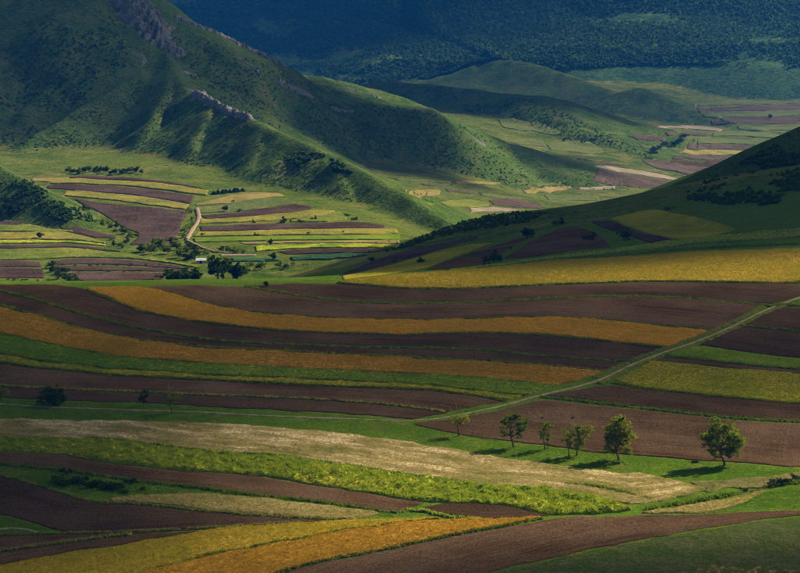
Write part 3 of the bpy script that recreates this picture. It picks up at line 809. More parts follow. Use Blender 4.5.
F_('ploughed_field', 'far_mauve', ext((628, 136), (645, 134), (663, 135)), ext((638, 141), (652, 142), (664, 140)), 'reddish ploughed plot beyond the dark ridge', **vb)
F_('dry_strip', 'soil_pale', ext((655, 125.5), (690, 126), (722, 129)), ext((656, 128), (690, 129), (722, 131.5)), 'thin pale strip in the third valley', **vb)
F_('crop_field', 'far_olive', ext((712, 133), (745, 132), (778, 134)), ext((712, 136), (745, 136), (775, 138)), 'olive strip in the third valley at the foot of the far hill', **vb)
for i, (mt, ws) in enumerate((('far_olive', 'olive'), ('far_mauve', 'upper mauve'), ('tan', 'dull tan'), ('far_mauve', 'lower mauve'), ('soil_dark', 'dark'))):
    y0 = 139 + 5.6 * i
    F_('terrace_field', mt, ext((694 - 6 * i, y0), (730, y0 + .5), (772 - 8 * i, y0 + 2)), ext((691 - 6 * i, y0 + 4.2), (730, y0 + 4.6), (770 - 8 * i, y0 + 5.8)), ws + ' stripe among the parallel terraced stripes of the third valley', **vb)
for i, (mt, ws) in enumerate((('far_olive', 'olive'), ('far_mauve', 'upper mauve'), ('far_olive', 'lower olive'), ('far_mauve', 'lower mauve'))):
    y0 = 100 + 6.2 * i
    F_('far_field', mt, ext((690 + 6 * i, y0 + 3), (745, y0 - .5), (840, y0 - 3)), ext((692 + 6 * i, y0 + 6), (745, y0 + 4.5), (840, y0 + 2)), ws + ' strip on the farthest valley floor under the blue mountain', **vb)

# muted strips over the floors of the second and third valleys
for mt, x0, y0, x1, y1, th, lab in (
        ('far_olive', 395, 178, 452, 181, 3, 'olive strip highest in the second valley'), ('tan', 455, 181, 500, 183, 2, 'thin tan strip high in the second valley'),
        ('far_olive', 505, 183, 560, 184, 3, 'olive strip above the tan plot of the second valley'), ('far_mauve', 445, 190, 478, 192, 2.5, 'dull mauve strip in the middle of the second valley'),
        ('far_olive', 480, 194, 520, 197, 2.5, 'olive strip above the pinkish plot of the second valley'), ('far_olive', 545, 196, 600, 197, 4, 'wide dull olive strip low in the second valley'),
        ('far_mauve', 420, 184, 446, 186, 1.6, 'thin mauve strip near the spur in the second valley'), ('lime', 400, 199, 436, 203, 3, 'light green strip at the foot of the spur'),
        ('far_mauve', 575, 158, 628, 164, 2.6, 'mauve strip under the nose of the dark ridge'), ('far_olive', 500, 139, 548, 145, 3, 'olive strip across the sunlit floor'),
        ('far_olive', 560, 139, 590, 143, 2.4, 'short olive strip across the sunlit floor'), ('far_olive', 600, 131, 626, 133, 2.5, 'olive strip beyond the dark ridge'),
        ('far_mauve', 665, 132, 708, 134, 2.5, 'mauve strip beyond the dark ridge'), ('far_olive', 735, 126, 800, 128, 3, 'olive strip at the far right of the third valley'),
        ('far_mauve', 720, 121, 800, 122, 2.2, 'mauve strip at the far right of the third valley'), ('far_olive', 640, 146, 690, 148, 3, 'olive strip beside the gully of the third valley')):
    F_('far_field', mt, ext((x0, y0), ((x0 + x1) / 2, (y0 + y1) / 2 - .6), (x1, y1)), ext((x0 + 3, y0 + th), ((x0 + x1) / 2, (y0 + y1) / 2 + th), (x1 - 2, y1 + th * .9)), lab, **vb)
F_('pasture', 'pasture', ext((446, 592), (484, 577.5), (514, 568), (564, 557.5), (602, 548.5), (652, 539.5), (702, 531), (752, 523), (800, 517), (840, 513)), ext((470, 606), (520, 606), (600, 606), (680, 606), (760, 606), (840, 606)), 'dull olive pasture filling the bottom right corner', h=0., rough=.06, wl=1.2)
F_('dry_meadow', 'dry_meadow', ext((690, 481), (730, 478), (790, 473.5), (840, 468)), ext((709, 493), (740, 489.5), (790, 480.5), (840, 472.5)), 'tan olive meadow running out to the right below the largest tree', h=0., rough=.06, wl=1.2, wander=1.2)

# ---------------------------------------------------------------- tracks
def world_line(poly, step=1.0, dmin=320., dmax=5200.):
    L = np.hypot(*np.diff(np.asarray(poly, float), axis=0).T).sum()
    T = resample(poly, int(max(6, L / step)))
    return land(T[:, 0], T[:, 1], dmin, dmax)


def ribbon(name, mat, poly, width, label, h=0.14, dmin=320., dmax=5200., kind='structure', rough=0.03, step=1.0, wvar=0.3):
    P = world_line(poly, step, dmin, dmax)
    t = np.gradient(P[:, :2], axis=0)
    t /= np.linalg.norm(t, axis=1)[:, None] + 1e-9
    nrm = np.stack([-t[:, 1], t[:, 0]], -1)
    n = len(P)
    w = width * (1 + wvar * fbm(np.arange(n) * 0.22, np.full(n, 3.3), 1.0, 3, 5)) * 0.5
    cols = np.linspace(-1, 1, 5)
    X = P[:, 0][:, None] + nrm[:, 0][:, None] * cols[None] * w[:, None]
    Y = P[:, 1][:, None] + nrm[:, 1][:, None] * cols[None] * w[:, None]
    Z = terrain_z(X, Y) + h + 0.00035 * np.maximum(0, Y - 450) + rough * fbm(X, Y, 1.2, 2, 9)
    Z[:, 0] -= h + .1; Z[:, -1] -= h + .1
    idx = np.arange(n * 5).reshape(n, 5)
    F = np.stack([idx[:-1, :-1], idx[:-1, 1:], idx[1:, 1:], idx[1:, :-1]], -1).reshape(-1, 4)
    return tag(obj(name, mesh_np(name, np.stack([X, Y, Z], -1).reshape(-1, 3), F, M[mat])), label, None, None, kind)


main_track = [(395, 421.5), (437, 419), (472, 412.5), (500, 406.5), (537, 396), (575, 387.3), (600, 380.3), (632, 364.5), (662, 353), (700, 340.5), (735, 325.5), (765, 310), (800, 297.5), (840, 283)]
ribbon('track', 'track', main_track, .95, 'pale dirt track running diagonally between the fields to the right', wvar=.5)
ribbon('track', 'track', [(-40, 402), (0, 404), (50, 407.3), (100, 409), (150, 410.8), (200, 412.2), (275, 416.5), (350, 419), (395, 421)], 1.0, 'faint dirt track through the grass past the small trees on the left', wvar=.5)
ribbon('track', 'track', [(197, 209), (199.5, 219), (196, 225), (192, 230), (186.5, 240)], 3.2, 'pale winding track beside the large mauve field in the valley', h=.7, dmin=950., dmax=2000.)
ribbon('track', 'track', [(186.5, 241), (195, 245), (203, 249), (216, 253)], 2.6, 'pale track leading down to the farm shed', h=.7, dmin=950., dmax=2000.)
ribbon('track', 'soil_pale', [(0, 529), (14, 528.3), (26, 529.5), (38, 532.5)], 1.1, 'pale worn path on the small green patch in the lower left')
F_('dry_strip', 'tan', ext((688, 571), (720, 566.5), (745, 566), (780, 568), (840, 573)), ext((670, 580), (720, 584), (780, 584), (840, 584)), 'worn pale patch of ground at the bottom right edge', h=.0, rough=.05, wander=1.5)


# ---------------------------------------------------------------- grass and crop tufts (real blades, too many to count)
def tufts(name, X, Y, Z, mat, h=(.3, .6), w=.09, blades=4, spread=.14, parent=None, lean=.6):
    n = len(X)
    if n == 0:
        return None
    sc = np.maximum(1.0, Y / 520.0)
    k = blades
    ang = RNG.uniform(0, 2 * np.pi, (n, k)); hh = RNG.uniform(h[0], h[1], (n, k)) * sc[:, None]
    bx = X[:, None] + RNG.normal(0, spread, (n, k)) * sc[:, None]; by = Y[:, None] + RNG.normal(0, spread, (n, k)) * sc[:, None]
    dx = np.cos(ang) * w * sc[:, None]; dy = np.sin(ang) * w * sc[:, None]
    tx = bx + RNG.normal(0, lean * .5, (n, k)) * hh; ty = by + RNG.normal(0, lean * .5, (n, k)) * hh
    zb = np.repeat(Z[:, None], k, 1) - .05
    V = np.stack([np.stack([bx - dx, by - dy, zb], -1), np.stack([bx + dx, by + dy, zb], -1), np.stack([tx, ty, zb + .05 + hh], -1)], 2).reshape(-1, 3)
    F = np.arange(len(V)).reshape(-1, 3)
    o = obj(name, mesh_np(name, V, F, mat, smooth=False), parent)
    o['kind'] = 'stuff'
    return o


LEAF = {}
for key, a, b in (('grass', (.038, .080, .005), (.085, .125, .010)), ('bright', (.065, .115, .007), (.33, .29, .024)), ('ochre', (.19, .095, .009), (.35, .185, .022)),
                  ('ochre_y', (.185, .14, .010), (.33, .22, .022)), ('olive', (.08, .095, .007), (.21, .17, .016)), ('green', (.05, .10, .007), (.14, .17, .014)),
                  ('stubble', (.14, .105, .032), (.42, .31, .15)), ('tan', (.12, .10, .03), (.24, .18, .065)), ('weed', (.034, .066, .005), (.115, .125, .015)),
                  ('lime', (.10, .16, .016), (.24, .25, .034))):
    LEAF[key] = leaf_mat(key + '_blades', a, b, .5)

DENS = {'bright': (8, (.18, .46)), 'ochre': (6, (.12, .28)), 'ochre_y': (6, (.12, .28)), 'olive': (6, (.12, .28)), 'green': (6, (.12, .28)), 'stubble': (5, (.07, .2)), 'tan': (5, (.07, .2)), 'lime': (3, (.15, .3))}
for o, X, Y, Z, mat in FIELDS:
    if mat not in DENS or Y.mean() > 760:
        continue
    dens, hr = DENS[mat]
    a = np.hypot(X[:-1, 1:] - X[:-1, :-1], Y[:-1, 1:] - Y[:-1, :-1]) * np.hypot(X[1:, :-1] - X[:-1, :-1], Y[1:, :-1] - Y[:-1, :-1])
    dloc = dens * .8 * np.clip((480.0 / Y[:-1, :-1]) ** 2, .35, 1.2)
    exp = a * dloc
    cnt = RNG.poisson(exp)
    r, c = np.nonzero(cnt)
    rep = np.repeat(np.arange(len(r)), cnt[r, c])
    r, c = r[rep], c[rep]
    u = RNG.random(len(r)); v = RNG.random(len(r))
    lerp = lambda A: (A[r, c] * (1 - u) + A[r, c + 1] * u) * (1 - v) + (A[r + 1, c] * (1 - u) + A[r + 1, c + 1] * u) * v
    tufts('crop_plants' if mat not in ('stubble', 'tan') else 'dry_stalks', lerp(X), lerp(Y), lerp(Z), LEAF[mat], hr, parent=o, blades=3)


def grass_patch(top, bottom, dens, h, mat, label, name='grass', dmax=1100.):
    n = 60
    T = resample(top, n); B = resample(bottom, n)
    PT = land(T[:, 0], T[:, 1], 320., dmax); PB = land(B[:, 0], B[:, 1], 320., dmax)
    area = np.abs(np.gradient(PT[:, 0])) * np.abs(PT[:, 1] - PB[:, 1])
    k = int(area.sum() * dens)
    i = RNG.choice(n - 1, k, p=area[:-1] / area[:-1].sum())
    u = RNG.random(k); v = RNG.random(k)
    x = (PT[i, 0] * (1 - u) + PT[i + 1, 0] * u) * v + (PB[i, 0] * (1 - u) + PB[i + 1, 0] * u) * (1 - v)
    y = (PT[i, 1] * (1 - u) + PT[i + 1, 1] * u) * v + (PB[i, 1] * (1 - u) + PB[i + 1, 1] * u) * (1 - v)
    keep = fbm(x, y, 6, 3, 71) > RNG.uniform(-1.2, .5, k)
    x, y = x[keep], y[keep]
    return tag(tufts(name, x, y, terrain_z(x, y), LEAF[mat], h, blades=3), label)


grass_patch([(-30, 398), (140, 403.5), (300, 412), (412, 421), (505, 442), (630, 456), (730, 464), (830, 470)], [(-30, 417), (140, 420), (300, 429), (400, 440), (485, 455), (600, 470), (690, 482), (830, 482)], 9.0, (.06, .18), 'grass', 'short green grass under the row of trees')
grass_patch([(500, 574), (600, 548), (700, 531), (830, 512)], [(440, 600), (560, 600), (700, 600), (830, 600)], 7.0, (.08, .24), 'weed', 'dull green grass in the bottom right corner')
grass_patch([(-30, 463), (70, 472.5), (137, 482), (200, 489), (300, 500), (390, 513)], [(-30, 470), (50, 488), (110, 500), (200, 495), (300, 503), (395, 518)], 7.0, (.12, .4), 'grass', 'rank grass on the bank around the bushes')
grass_patch([(720, 508), (745, 501), (770, 491), (830, 480)], [(700, 513.5), (745, 511.5), (790, 509), (830, 507)], 8.0, (.07, .2), 'grass', 'bright grass wedge at the right edge above the ploughed field')
grass_patch([(-30, 512), (20, 519), (40, 525), (62, 533)], [(-30, 536), (10, 535), (40, 534.5), (62, 534)], 7.0, (.08, .22), 'grass', 'small green grass patch in the lower left')


def verge(poly, label, width=1.0, h=(.2, .5), mat='weed', dens=9.0, bank=.22, dmax=1100.):
    """rough grass bank between two fields: a low mound carrying weeds"""
    width *= .8
    P = world_line(poly, .8, 320., dmax)
    seg = np.hypot(*np.diff(P[:, :2], axis=0).T)
    o = ribbon('grass_bank', 'verge', poly, width * 1.5, label, h=.07 + bank, dmax=dmax, rough=.12, step=.8, wvar=.7, kind='stuff')
    k = int(seg.sum() * dens * np.clip(500 / P[:, 1].mean(), .6, 1.3))
    i = RNG.choice(len(seg), k, p=seg / seg.sum())
    u = RNG.random(k)
    x = P[i, 0] * (1 - u) + P[i + 1, 0] * u + RNG.normal(0, width * .3, k)
    y = P[i, 1] * (1 - u) + P[i + 1, 1] * u + RNG.normal(0, width * .45, k)
    gap = vnoise(x / 4.0, y / 4.0, 81) > RNG.uniform(-1.0, .6, k)
    x, y = x[gap], y[gap]
    tufts('weeds', x, y, terrain_z(x, y) + .1 + bank * .6, LEAF[mat], h, parent=o, blades=4, spread=.22, w=.15)
    return o


sh = lambda line, dy, i=0, j=None: [(x, y + dy) for x, y in line[i:j]]
verge(sh(e_a1_bot, .8), 'grass bank between the two dark ploughed strips on the left', 1.3)
verge(sh(e_a2_top, 0, 2), 'grass bank between the two uppermost ploughed strips', 1.8)
verge(sh(e_a4_bot, 1.2), 'yellowish grass bank along the top of the lower orange strip', 1.5, h=(.2, .5), mat='olive')
verge(sh(e_o1_top, -.6, 2), 'dark grass edge along the top of the upper orange strip', 1.0)
verge(sh(e_a5_bot, .9), 'grass bank between the two ploughed strips above the left trees', .8, h=(.2, .45), mat='tan')
verge(sh(e_o1_bot, .3), 'dark weedy edge along the foot of the upper orange strip', .8, h=(.2, .45))
verge(sh(e_o2_bot, .5), 'dark weedy edge along the foot of the large orange and yellow field', .9)
verge(sh(e_g2_mid, .2), 'dark weedy line between the green and the olive strip', .7)
verge(sh(e_g2_bot, .6), 'weedy edge along the foot of the olive strip', .9)
verge(sh(e_o3_bot, 0, 0, 7), 'dark weedy edge between the lower orange strip and the green strip', .8)
verge(sh(e_c1_bot, .6), 'weedy bank below the ploughed strip under the lush field', 1.1)
verge(sh(e_bg_top, -.4, 3, 14), 'tall grass along the top of the lush bright field', .7, h=(.3, .8), mat='grass')
verge([(541, 397.3), (575, 400.5), (600, 403.7), (650, 409.2), (700, 415.2), (750, 419.7), (840, 424.5)], 'grass bank across the ploughed land right of the track', 1.4)
verge([(612, 383), (650, 389.5), (700, 394.7), (750, 399.7), (840, 406.5)], 'weedy edge along the foot of the yellow green field', 1.0)
verge([(666, 356.8), (700, 359.8), (750, 365.5), (800, 369.8), (840, 373)], 'grass bank along the foot of the narrow green strip', 1.0)
verge([(741, 326.5), (775, 329.5), (800, 332), (840, 336)], 'grass bank between two ploughed fields right of the track', 1.3)
verge([(768, 306.5), (785, 305), (800, 306.3), (840, 309)], 'grass bank where the track meets the upper ploughed fields', 1.6)
verge([(600, 384), (632, 367), (662, 356), (700, 343.7), (735, 328.5), (765, 313), (800, 300.5)], 'grassy shoulder on the right side of the diagonal track', 1.4, mat='tan', h=(.1, .25), dens=9)
verge([(595, 378), (630, 361.5), (660, 350), (698, 337.5), (733, 322.5), (763, 307)], 'grassy shoulder on the left side of the diagonal track', 1.6, mat='tan', h=(.1, .3), dens=9)
verge([(207, 556.5), (232, 552.3), (262, 546.3), (312, 538), (350, 530.5), (395, 524.3)], 'thin dark weedy line across the orange foreground field', .5, mat='grass', h=(.3, .6))
verge([(270, 577), (292, 568.7), (320, 561.7), (362, 554.7), (400, 546.7), (450, 536.3), (480, 530.7), (507, 526.2), (542, 519)], 'dark edge between the orange field and the ploughed field at the bottom', .5, h=(.15, .4))
verge([(0, 475.5), (25, 481.5), (50, 489.5), (75, 498), (100, 502.7), (137, 504), (175, 508), (200, 511), (250, 515.3), (300, 518), (333, 520.3)], 'pale grassy lip above the dark ploughed hollow', .9, mat='tan', h=(.12, .3))
verge([(-40, 558.7), (0, 552.2), (50, 544.7), (100, 538), (130, 535)], 'grass line between the two ploughed wedges in the corner', .6, mat='tan')
verge([(-40, 536), (0, 535.3), (62, 533.8), (125, 532.5), (200, 528.7), (300, 522.3)], 'pale grass line above the ploughed wedge in the corner', .7, mat='tan', h=(.1, .3))
verge([(567, 484), (600, 487.8), (630, 494.5), (652, 500)], 'dark overgrown ditch line in the stubble field', .7, h=(.25, .6), dens=11, bank=.1)
verge([(645, 510), (662, 507), (700, 501), (750, 491.5), (780, 485.5), (840, 476)], 'overgrown ditch along the foot of the meadow on the right', 1.2, h=(.2, .7), dens=10, bank=.1)
verge([(450, 270.5), (500, 266.8), (540, 261.3), (600, 257), (650, 252.5), (700, 248.5), (750, 246), (840, 242)], 'dark green grass bank above the large orange and yellow field', 3.0, mat='grass')
verge([(395, 513), (420, 510), (445, 516.8), (482, 520)], 'tangled weeds at the tip of the small dark ploughed lens', 1.0, mat='lime', h=(.2, .5))


# ---------------------------------------------------------------- trees and bushes
def tube(pts, radii, seg=6):
    """tapered tube through points -> V, F(quads)"""
    P = np.asarray(pts, float)
    T = np.gradient(P, axis=0)
    T /= np.linalg.norm(T, axis=1)[:, None] + 1e-9
    ref = np.array([.31, .95, .05])
    A = np.cross(T, ref); A /= np.linalg.norm(A, axis=1)[:, None] + 1e-9
    B = np.cross(T, A)
    th = np.linspace(0, 2 * np.pi, seg, endpoint=False)
    V = (P[:, None] + (A[:, None] * np.cos(th)[None, :, None] + B[:, None] * np.sin(th)[None, :, None]) * np.asarray(radii)[:, None, None]).reshape(-1, 3)
    idx = np.arange(len(P) * seg).reshape(len(P), seg)
    F = np.stack([idx[:-1], np.roll(idx[:-1], -1, 1), np.roll(idx[1:], -1, 1), idx[1:]], -1).reshape(-1, 4)
    return V, F


def join(parts):
    V, F, b = [], [], 0
    for v, f in parts:
        V.append(v); F.append(f + b); b += len(v)
    return np.concatenate(V), np.concatenate(F)


def leaf_cloud(lobes, per, size, rng, shell=.5):
    """leaf faces through the volume of uneven lobes (x,y,z,rx,ry,rz)"""
    C = []
    for (x, y, z, rx, ry, rz) in lobes:
        n = int(per * (rx * ry * rz) ** (2 / 3.) * 3)
        d = rng.normal(size=(n, 3)); d /= np.linalg.norm(d, axis=1)[:, None]
        r = (shell + (1 - shell) * rng.random(n)) * (1 + .22 * rng.normal(size=n) * .6)
        # sub-clumps: pull towards random twig ends
        tw = rng.normal(size=(max(6, n // 44), 3)); tw /= np.linalg.norm(tw, axis=1)[:, None]
        tw *= (.45 + .75 * rng.random(len(tw)))[:, None]
        k = rng.integers(0, len(tw), n)
        q = d * r[:, None]
        q = np.where((rng.random(n) < .9)[:, None], tw[k] + rng.normal(0, .14, (n, 3)), q)
        C.append(q * np.array([rx, ry, rz]) + np.array([x, y, z]))
    C = np.concatenate(C)
    n = len(C)
    a = rng.normal(size=(n, 3)); a /= np.linalg.norm(a, axis=1)[:, None]
    b = np.cross(a, rng.normal(size=(n, 3))); b /= np.linalg.norm(b, axis=1)[:, None] + 1e-9
    s = size * rng.uniform(.6, 1.3, n)[:, None]
    V = np.stack([C - a * s, C + b * s * .6, C + a * s, C - b * s * .6], 1).reshape(-1, 3)
    return V, np.arange(n * 4).reshape(n, 4)


FOL = {'dark': leaf_mat('dark_leaves', (.015, .030, .005), (.040, .062, .009), .3),
       'scrub': leaf_mat('scrub_leaves', (.022, .044, .007), (.048, .072, .012), .55),
       'wood': leaf_mat('wood_leaves', (.020, .038, .012), (.028, .047, .014), .42),
       'mid': leaf_mat('green_leaves', (.050, .080, .007), (.150, .170, .015), .5),
       'yellow': leaf_mat('yellow_green_leaves', (.085, .105, .007), (.250, .240, .020), .55),
       'conifer': leaf_mat('needles', (.012, .032, .014), (.030, .058, .022), .15)}


def limbs(lobes, h_fork, trunk_r, rng, base=(0, 0), lean=(0, 0), seg=7):
    bx, by = base
    pts = [(bx, by, -.4), (bx + lean[0] * .15, by, h_fork * .5), (bx + lean[0] * .5, by + lean[1] * .5, h_fork)]
    top = max(lobes, key=lambda l: l[2])
    pts += [((bx + lean[0] * .5 + top[0]) / 2, (by + top[1]) / 2, (h_fork + top[2]) / 2), top[:3]]
    parts = [tube(pts, [trunk_r * 1.5, trunk_r, trunk_r * .8, trunk_r * .5, trunk_r * .15], seg)]
    for l in lobes:
        if l is top:
            continue
        t = rng.uniform(.0, .6)
        s = np.array(pts[2]) * (1 - t) + np.array(pts[3]) * t
        m = (s + np.array(l[:3])) / 2 + rng.normal(0, .15, 3)
        parts.append(tube([s, m, l[:3]], [trunk_r * .45, trunk_r * .3, trunk_r * .08], 5))
    return join(parts)


def near_tree(px, py, spec, label, foliage, seed, name='tree', group=None, per=130, leaf=.17, fork=None, trunk_r=.17, bare=None, extra_trunk=None, shell=.5):
    """spec: crown lobes in frame units relative to the foot of the trunk: (dx right, dz up, half width, half height)"""
    rng = np.random.default_rng(seed)
    g = land([px], [py], 320., 1100.)[0]
    u = g[1] / FPX            # metres per frame unit at this distance
    lobes = []
    for dx, dz, rw, rh in spec:
        lobes.append((dx * u, rng.normal(0, .25) * rw * u, dz * u, rw * u, rw * u * rng.uniform(.8, 1.05), rh * u))
    e = empty(name, g)
    tag(e, label, 'tree', group)
    lo = min(l[2] - l[5] for l in lobes)
    fk = fork if fork is not None else max(.5, lo + .25)
    parts = [limbs(lobes, fk, trunk_r, rng, lean=(lobes[0][0], 0))]
    if extra_trunk:
        parts.append(tube([(extra_trunk * u, .3, -.4), (extra_trunk * u * .9, .2, fk), (lobes[-1][0], lobes[-1][1], lobes[-1][2])], [trunk_r, trunk_r * .75, trunk_r * .2], 6))
    V, F = join(parts)
    obj('trunk', mesh_np('trunk', V, F, M['bark']), e)
    lobes = [(x, y, z, rx * 1.08, ry * 1.08, rz * 1.15) for x, y, z, rx, ry, rz in lobes]
    V, F = leaf_cloud(lobes, per * 1.15, leaf, rng, shell)
    obj('crown', mesh_np('crown', V, F, FOL[foliage], smooth=False), e)
    if bare:
        tw = []
        for (sx, sz, ex, ez, r) in bare:
            s = np.array([sx * u, 0, sz * u]); t = np.array([ex * u, rng.normal(0, .5), ez * u])
            m = (s + t) / 2 + rng.normal(0, .12, 3)
            r = r * 1.15
            tw.append(tube([s, m, t], [r, r * .6, r * .25], 4))
            for _ in range(4):
                q = rng.uniform(.35, .95)
                b0 = m + (t - m) * max(0, 2 * q - 1) if q > .5 else s + (m - s) * 2 * q
                b1 = b0 + (t - s) * rng.uniform(.15, .35) + rng.normal(0, .35, 3)
                tw.append(tube([b0, (b0 + b1) / 2, b1], [r * .5, r * .35, r * .12], 3))
        V, F = join(tw)
        obj('bare_branches', mesh_np('bare_branches', V, F, M['twig']), e)
    return e, g, u


def crown(n, w, h0, h1, seed, lean=0., flat=1.0):
    """lobes of a broad crown: n uneven lobes within half width w between heights h0 and h1"""
    r = np.random.default_rng(seed)
    out = []
    for k in range(n):
        t = (k + .5) / n
        z = h0 + (h1 - h0) * t
        ww = w * (math.sin(math.pi * (.18 + .72 * t)) ** .8)
        for sgn in ((-1, 1) if ww > 5 else (0,)):
            rr = ww * r.uniform(.42, .6) if sgn else ww * .8
            out.append((lean * t + sgn * ww * r.uniform(.38, .62), z + r.normal(0, .8), rr, min(rr * .62 * flat, (h1 - h0) * .28)))
    out.append((lean, h1 - (h1 - h0) * .14, w * .42, (h1 - h0) * .14))
    return out


near_tree(459, 436, [(-4, 17, 6, 4), (4, 18, 6.5, 5), (0, 14, 6, 3.5), (7, 20, 4, 3), (-7, 19, 4, 3)], 'small thin yellow green tree at the left end of the tree row', 'yellow', 1, per=75, leaf=.14, trunk_r=.13,
          bare=[(0, 18, -3, 33, .05), (-1, 20, -8, 28, .04), (1, 20, 5, 27, .04)])
near_tree(513.5, 447, crown(4, 14, 12, 35, 2) + [(-11, 14, 4, 2.5), (6, 12, 4, 2.5)], 'dark green round tree with a bare leaning trunk, second from the left in the row', 'mid', 2, per=105, leaf=.15, trunk_r=.16, fork=2.0)
e3, g3, u3 = near_tree(545, 449, crown(4, 9, 8, 29, 3), 'narrow dark tree under a fan of bare twigs, third in the row', 'mid', 3, per=105, leaf=.15, trunk_r=.12, extra_trunk=3,
                       bare=[(-2, 25, -4, 37, .06), (-3, 28, -16, 38, .04), (-3, 28, -13, 30, .035), (-3, 30, 2, 42, .04), (-2, 29, 9, 37, .04), (-4, 32, -9, 42, .035)])
near_tree(569, 456, [(-2, 15, 6, 4), (-4, 20, 6, 4), (1, 24, 5, 4), (-6, 26, 3.5, 3), (2, 11, 4, 3)], 'thin yellowish tree leaning on the taller pair in the middle of the row', 'yellow', 4, per=80, leaf=.14, trunk_r=.11)
e4, g4, u4 = near_tree(576.5, 455.5, [(3, 11, 6, 4), (5, 17, 7.5, 5), (2, 23, 6, 4.5), (8, 27, 7, 4), (-2, 29, 5, 4), (13, 30, 4, 2.5)], 'tall tree with a one sided crown and bare twigs, right of the thin yellowish tree', 'mid', 5, per=100, leaf=.15, trunk_r=.14,
                       bare=[(-2, 28, -5, 40, .06), (-4, 33, -14, 36, .04), (-4, 34, 4, 42, .04), (-4, 34, -12, 44, .035), (-4, 36, 10, 40, .03)])
near_tree(619, 460, crown(6, 16, 9, 45, 6, lean=-1) + [(-12, 11, 5, 3), (9, 9, 4, 2.5)], 'full sunlit yellow green tree, second from the right in the row', 'yellow', 6, per=120, leaf=.16, trunk_r=.18)
near_tree(725, 465, crown(6, 19, 11, 44, 7, lean=-6) + [(-22, 30, 5, 3.5), (-17, 24, 6, 4), (12, 17, 6, 4), (15, 26, 5, 4), (-12, 46, 6, 4), (6, 11, 5, 2.5)], 'large ragged leaning tree at the right end of the row', 'mid', 8, per=95, leaf=.17, trunk_r=.2)
near_tree(53, 404.5, [(-7, 6, 7, 5), (5, 6, 8, 5), (-4, 12, 8, 5), (4, 13, 7, 5), (10, 8, 4, 4)], 'dense dark rounded tree standing in shade on the left', 'dark', 9, per=110, leaf=.17, trunk_r=.2, fork=.8)
near_tree(144, 405.5, [(-2, 9, 4.5, 4), (2, 13, 4, 4), (0, 6, 3.5, 2)], 'small dark tree, left of the thin tree with a bare top', 'dark', 10, per=100, leaf=.15, trunk_r=.1)
near_tree(172, 412.5, [(-4, 12, 6, 4), (4, 13, 6, 4), (0, 18, 6, 4), (-6, 19, 3.5, 3)], 'thin yellowish tree with a bare top beside the faint track', 'yellow', 11, per=75, leaf=.14, trunk_r=.11, bare=[(-1, 18, -4, 30, .05), (-2, 22, 2, 26, .03)])
near_tree(2, 402, [(-3, 7, 5, 4), (2, 10, 5, 4), (0, 13, 4, 3)], 'small yellowish tree cut by the left edge of the view', 'yellow', 12, per=90, leaf=.15, trunk_r=.1)


# nests held by the two trees with bare twigs
def nest(pt, label):
    rng = np.random.default_rng(int(pt[0] * 10) % 97)
    parts = []
    for k in range(60):
        a = rng.uniform(0, 2 * np.pi); r = rng.uniform(.12, .3); z = rng.uniform(-.16, .14)
        c = np.array([math.cos(a) * r, math.sin(a) * r, z])
        t = np.array([-math.sin(a), math.cos(a), rng.normal(0, .25)]) * rng.uniform(.18, .32)
        parts.append(tube([c - t, c, c + t], [.02, .03, .015], 3))
    th = np.linspace(0, 2 * np.pi, 9)[:-1]
    V, F = join(parts)
    core = tube([(0, 0, -.2), (0, 0, -.05), (0, 0, .12), (0, 0, .06)], [.08, .26, .3, .16], 9)
    V, F = join([(V, F), core])
    return tag(obj('bird_nest', mesh_np('bird_nest', V, F, M['bark']), loc=tuple(pt)), label, 'nest', 'nests in the row of trees')


nest(np.array(g3) + np.array([-3.5 * u3, 0, 33 * u3]), 'dark twig nest in the bare top of the third tree')
nest(np.array(g4) + np.array([-4.5 * u4, 0, 39.5 * u4]), 'dark twig nest above the pair of trees in the middle of the row')


# log lying left of the largest tree
def log():
    g = land([695], [462.5], 320., 600.)[0]
    pts = [(-.75, 0, .22), (-.3, .03, .24), (.3, -.02, .25), (.75, .02, .22)]
    V, F = tube(pts, [.2, .24, .23, .19], 9)
    n = len(V)
    caps = []
    e = empty('fallen_log', g)
    obj('bole', mesh_np('bole', V, F, M['bark']), e)
    V2, F2 = tube([(.1, 0, .3), (.3, -.1, .55), (.35, -.15, .7)], [.07, .05, .03], 5)
    obj('branch_stub', mesh_np('branch_stub', V2, F2, M['bark']), e)
    tag(e, 'short dark log lying on the grass left of the largest tree', 'log')


log()


# prototypes for distant trees and bushes (unit height)
def bush_mesh(seed, n=620, foliage='mid', flat=.8):
    r = np.random.default_rng(seed)
    lobes = [(r.normal(0, .22), r.normal(0, .22), .2 + .5 * r.random(), .22 + .12 * r.random(), .22 + .12 * r.random(), .2 + .1 * r.random()) for _ in range(7)]
    V, F = leaf_cloud(lobes, n, .06, r)
    V[:, 2] = np.maximum(V[:, 2] / max(.7, V[:, 2].max()), -.02)
    return mesh_np('foliage', V, F, FOL[foliage], smooth=False)


def tree_meshes(seed, foliage):
    r = np.random.default_rng(seed)
    lobes = [(r.normal(0, .17), r.normal(0, .17), .28 + .52 * r.random(), .2 + .1 * r.random(), .2 + .1 * r.random(), .15 + .06 * r.random()) for _ in range(12)]
    V, F = leaf_cloud(lobes, 1500, .05, r)
    V[:, 2] = V[:, 2] / V[:, 2].max()
    Vt, Ft = limbs(lobes, .2, .03, r, seg=5)
    return mesh_np('trunk', Vt, Ft, M['bark']), mesh_np('crown', V, F, FOL[foliage], smooth=False)


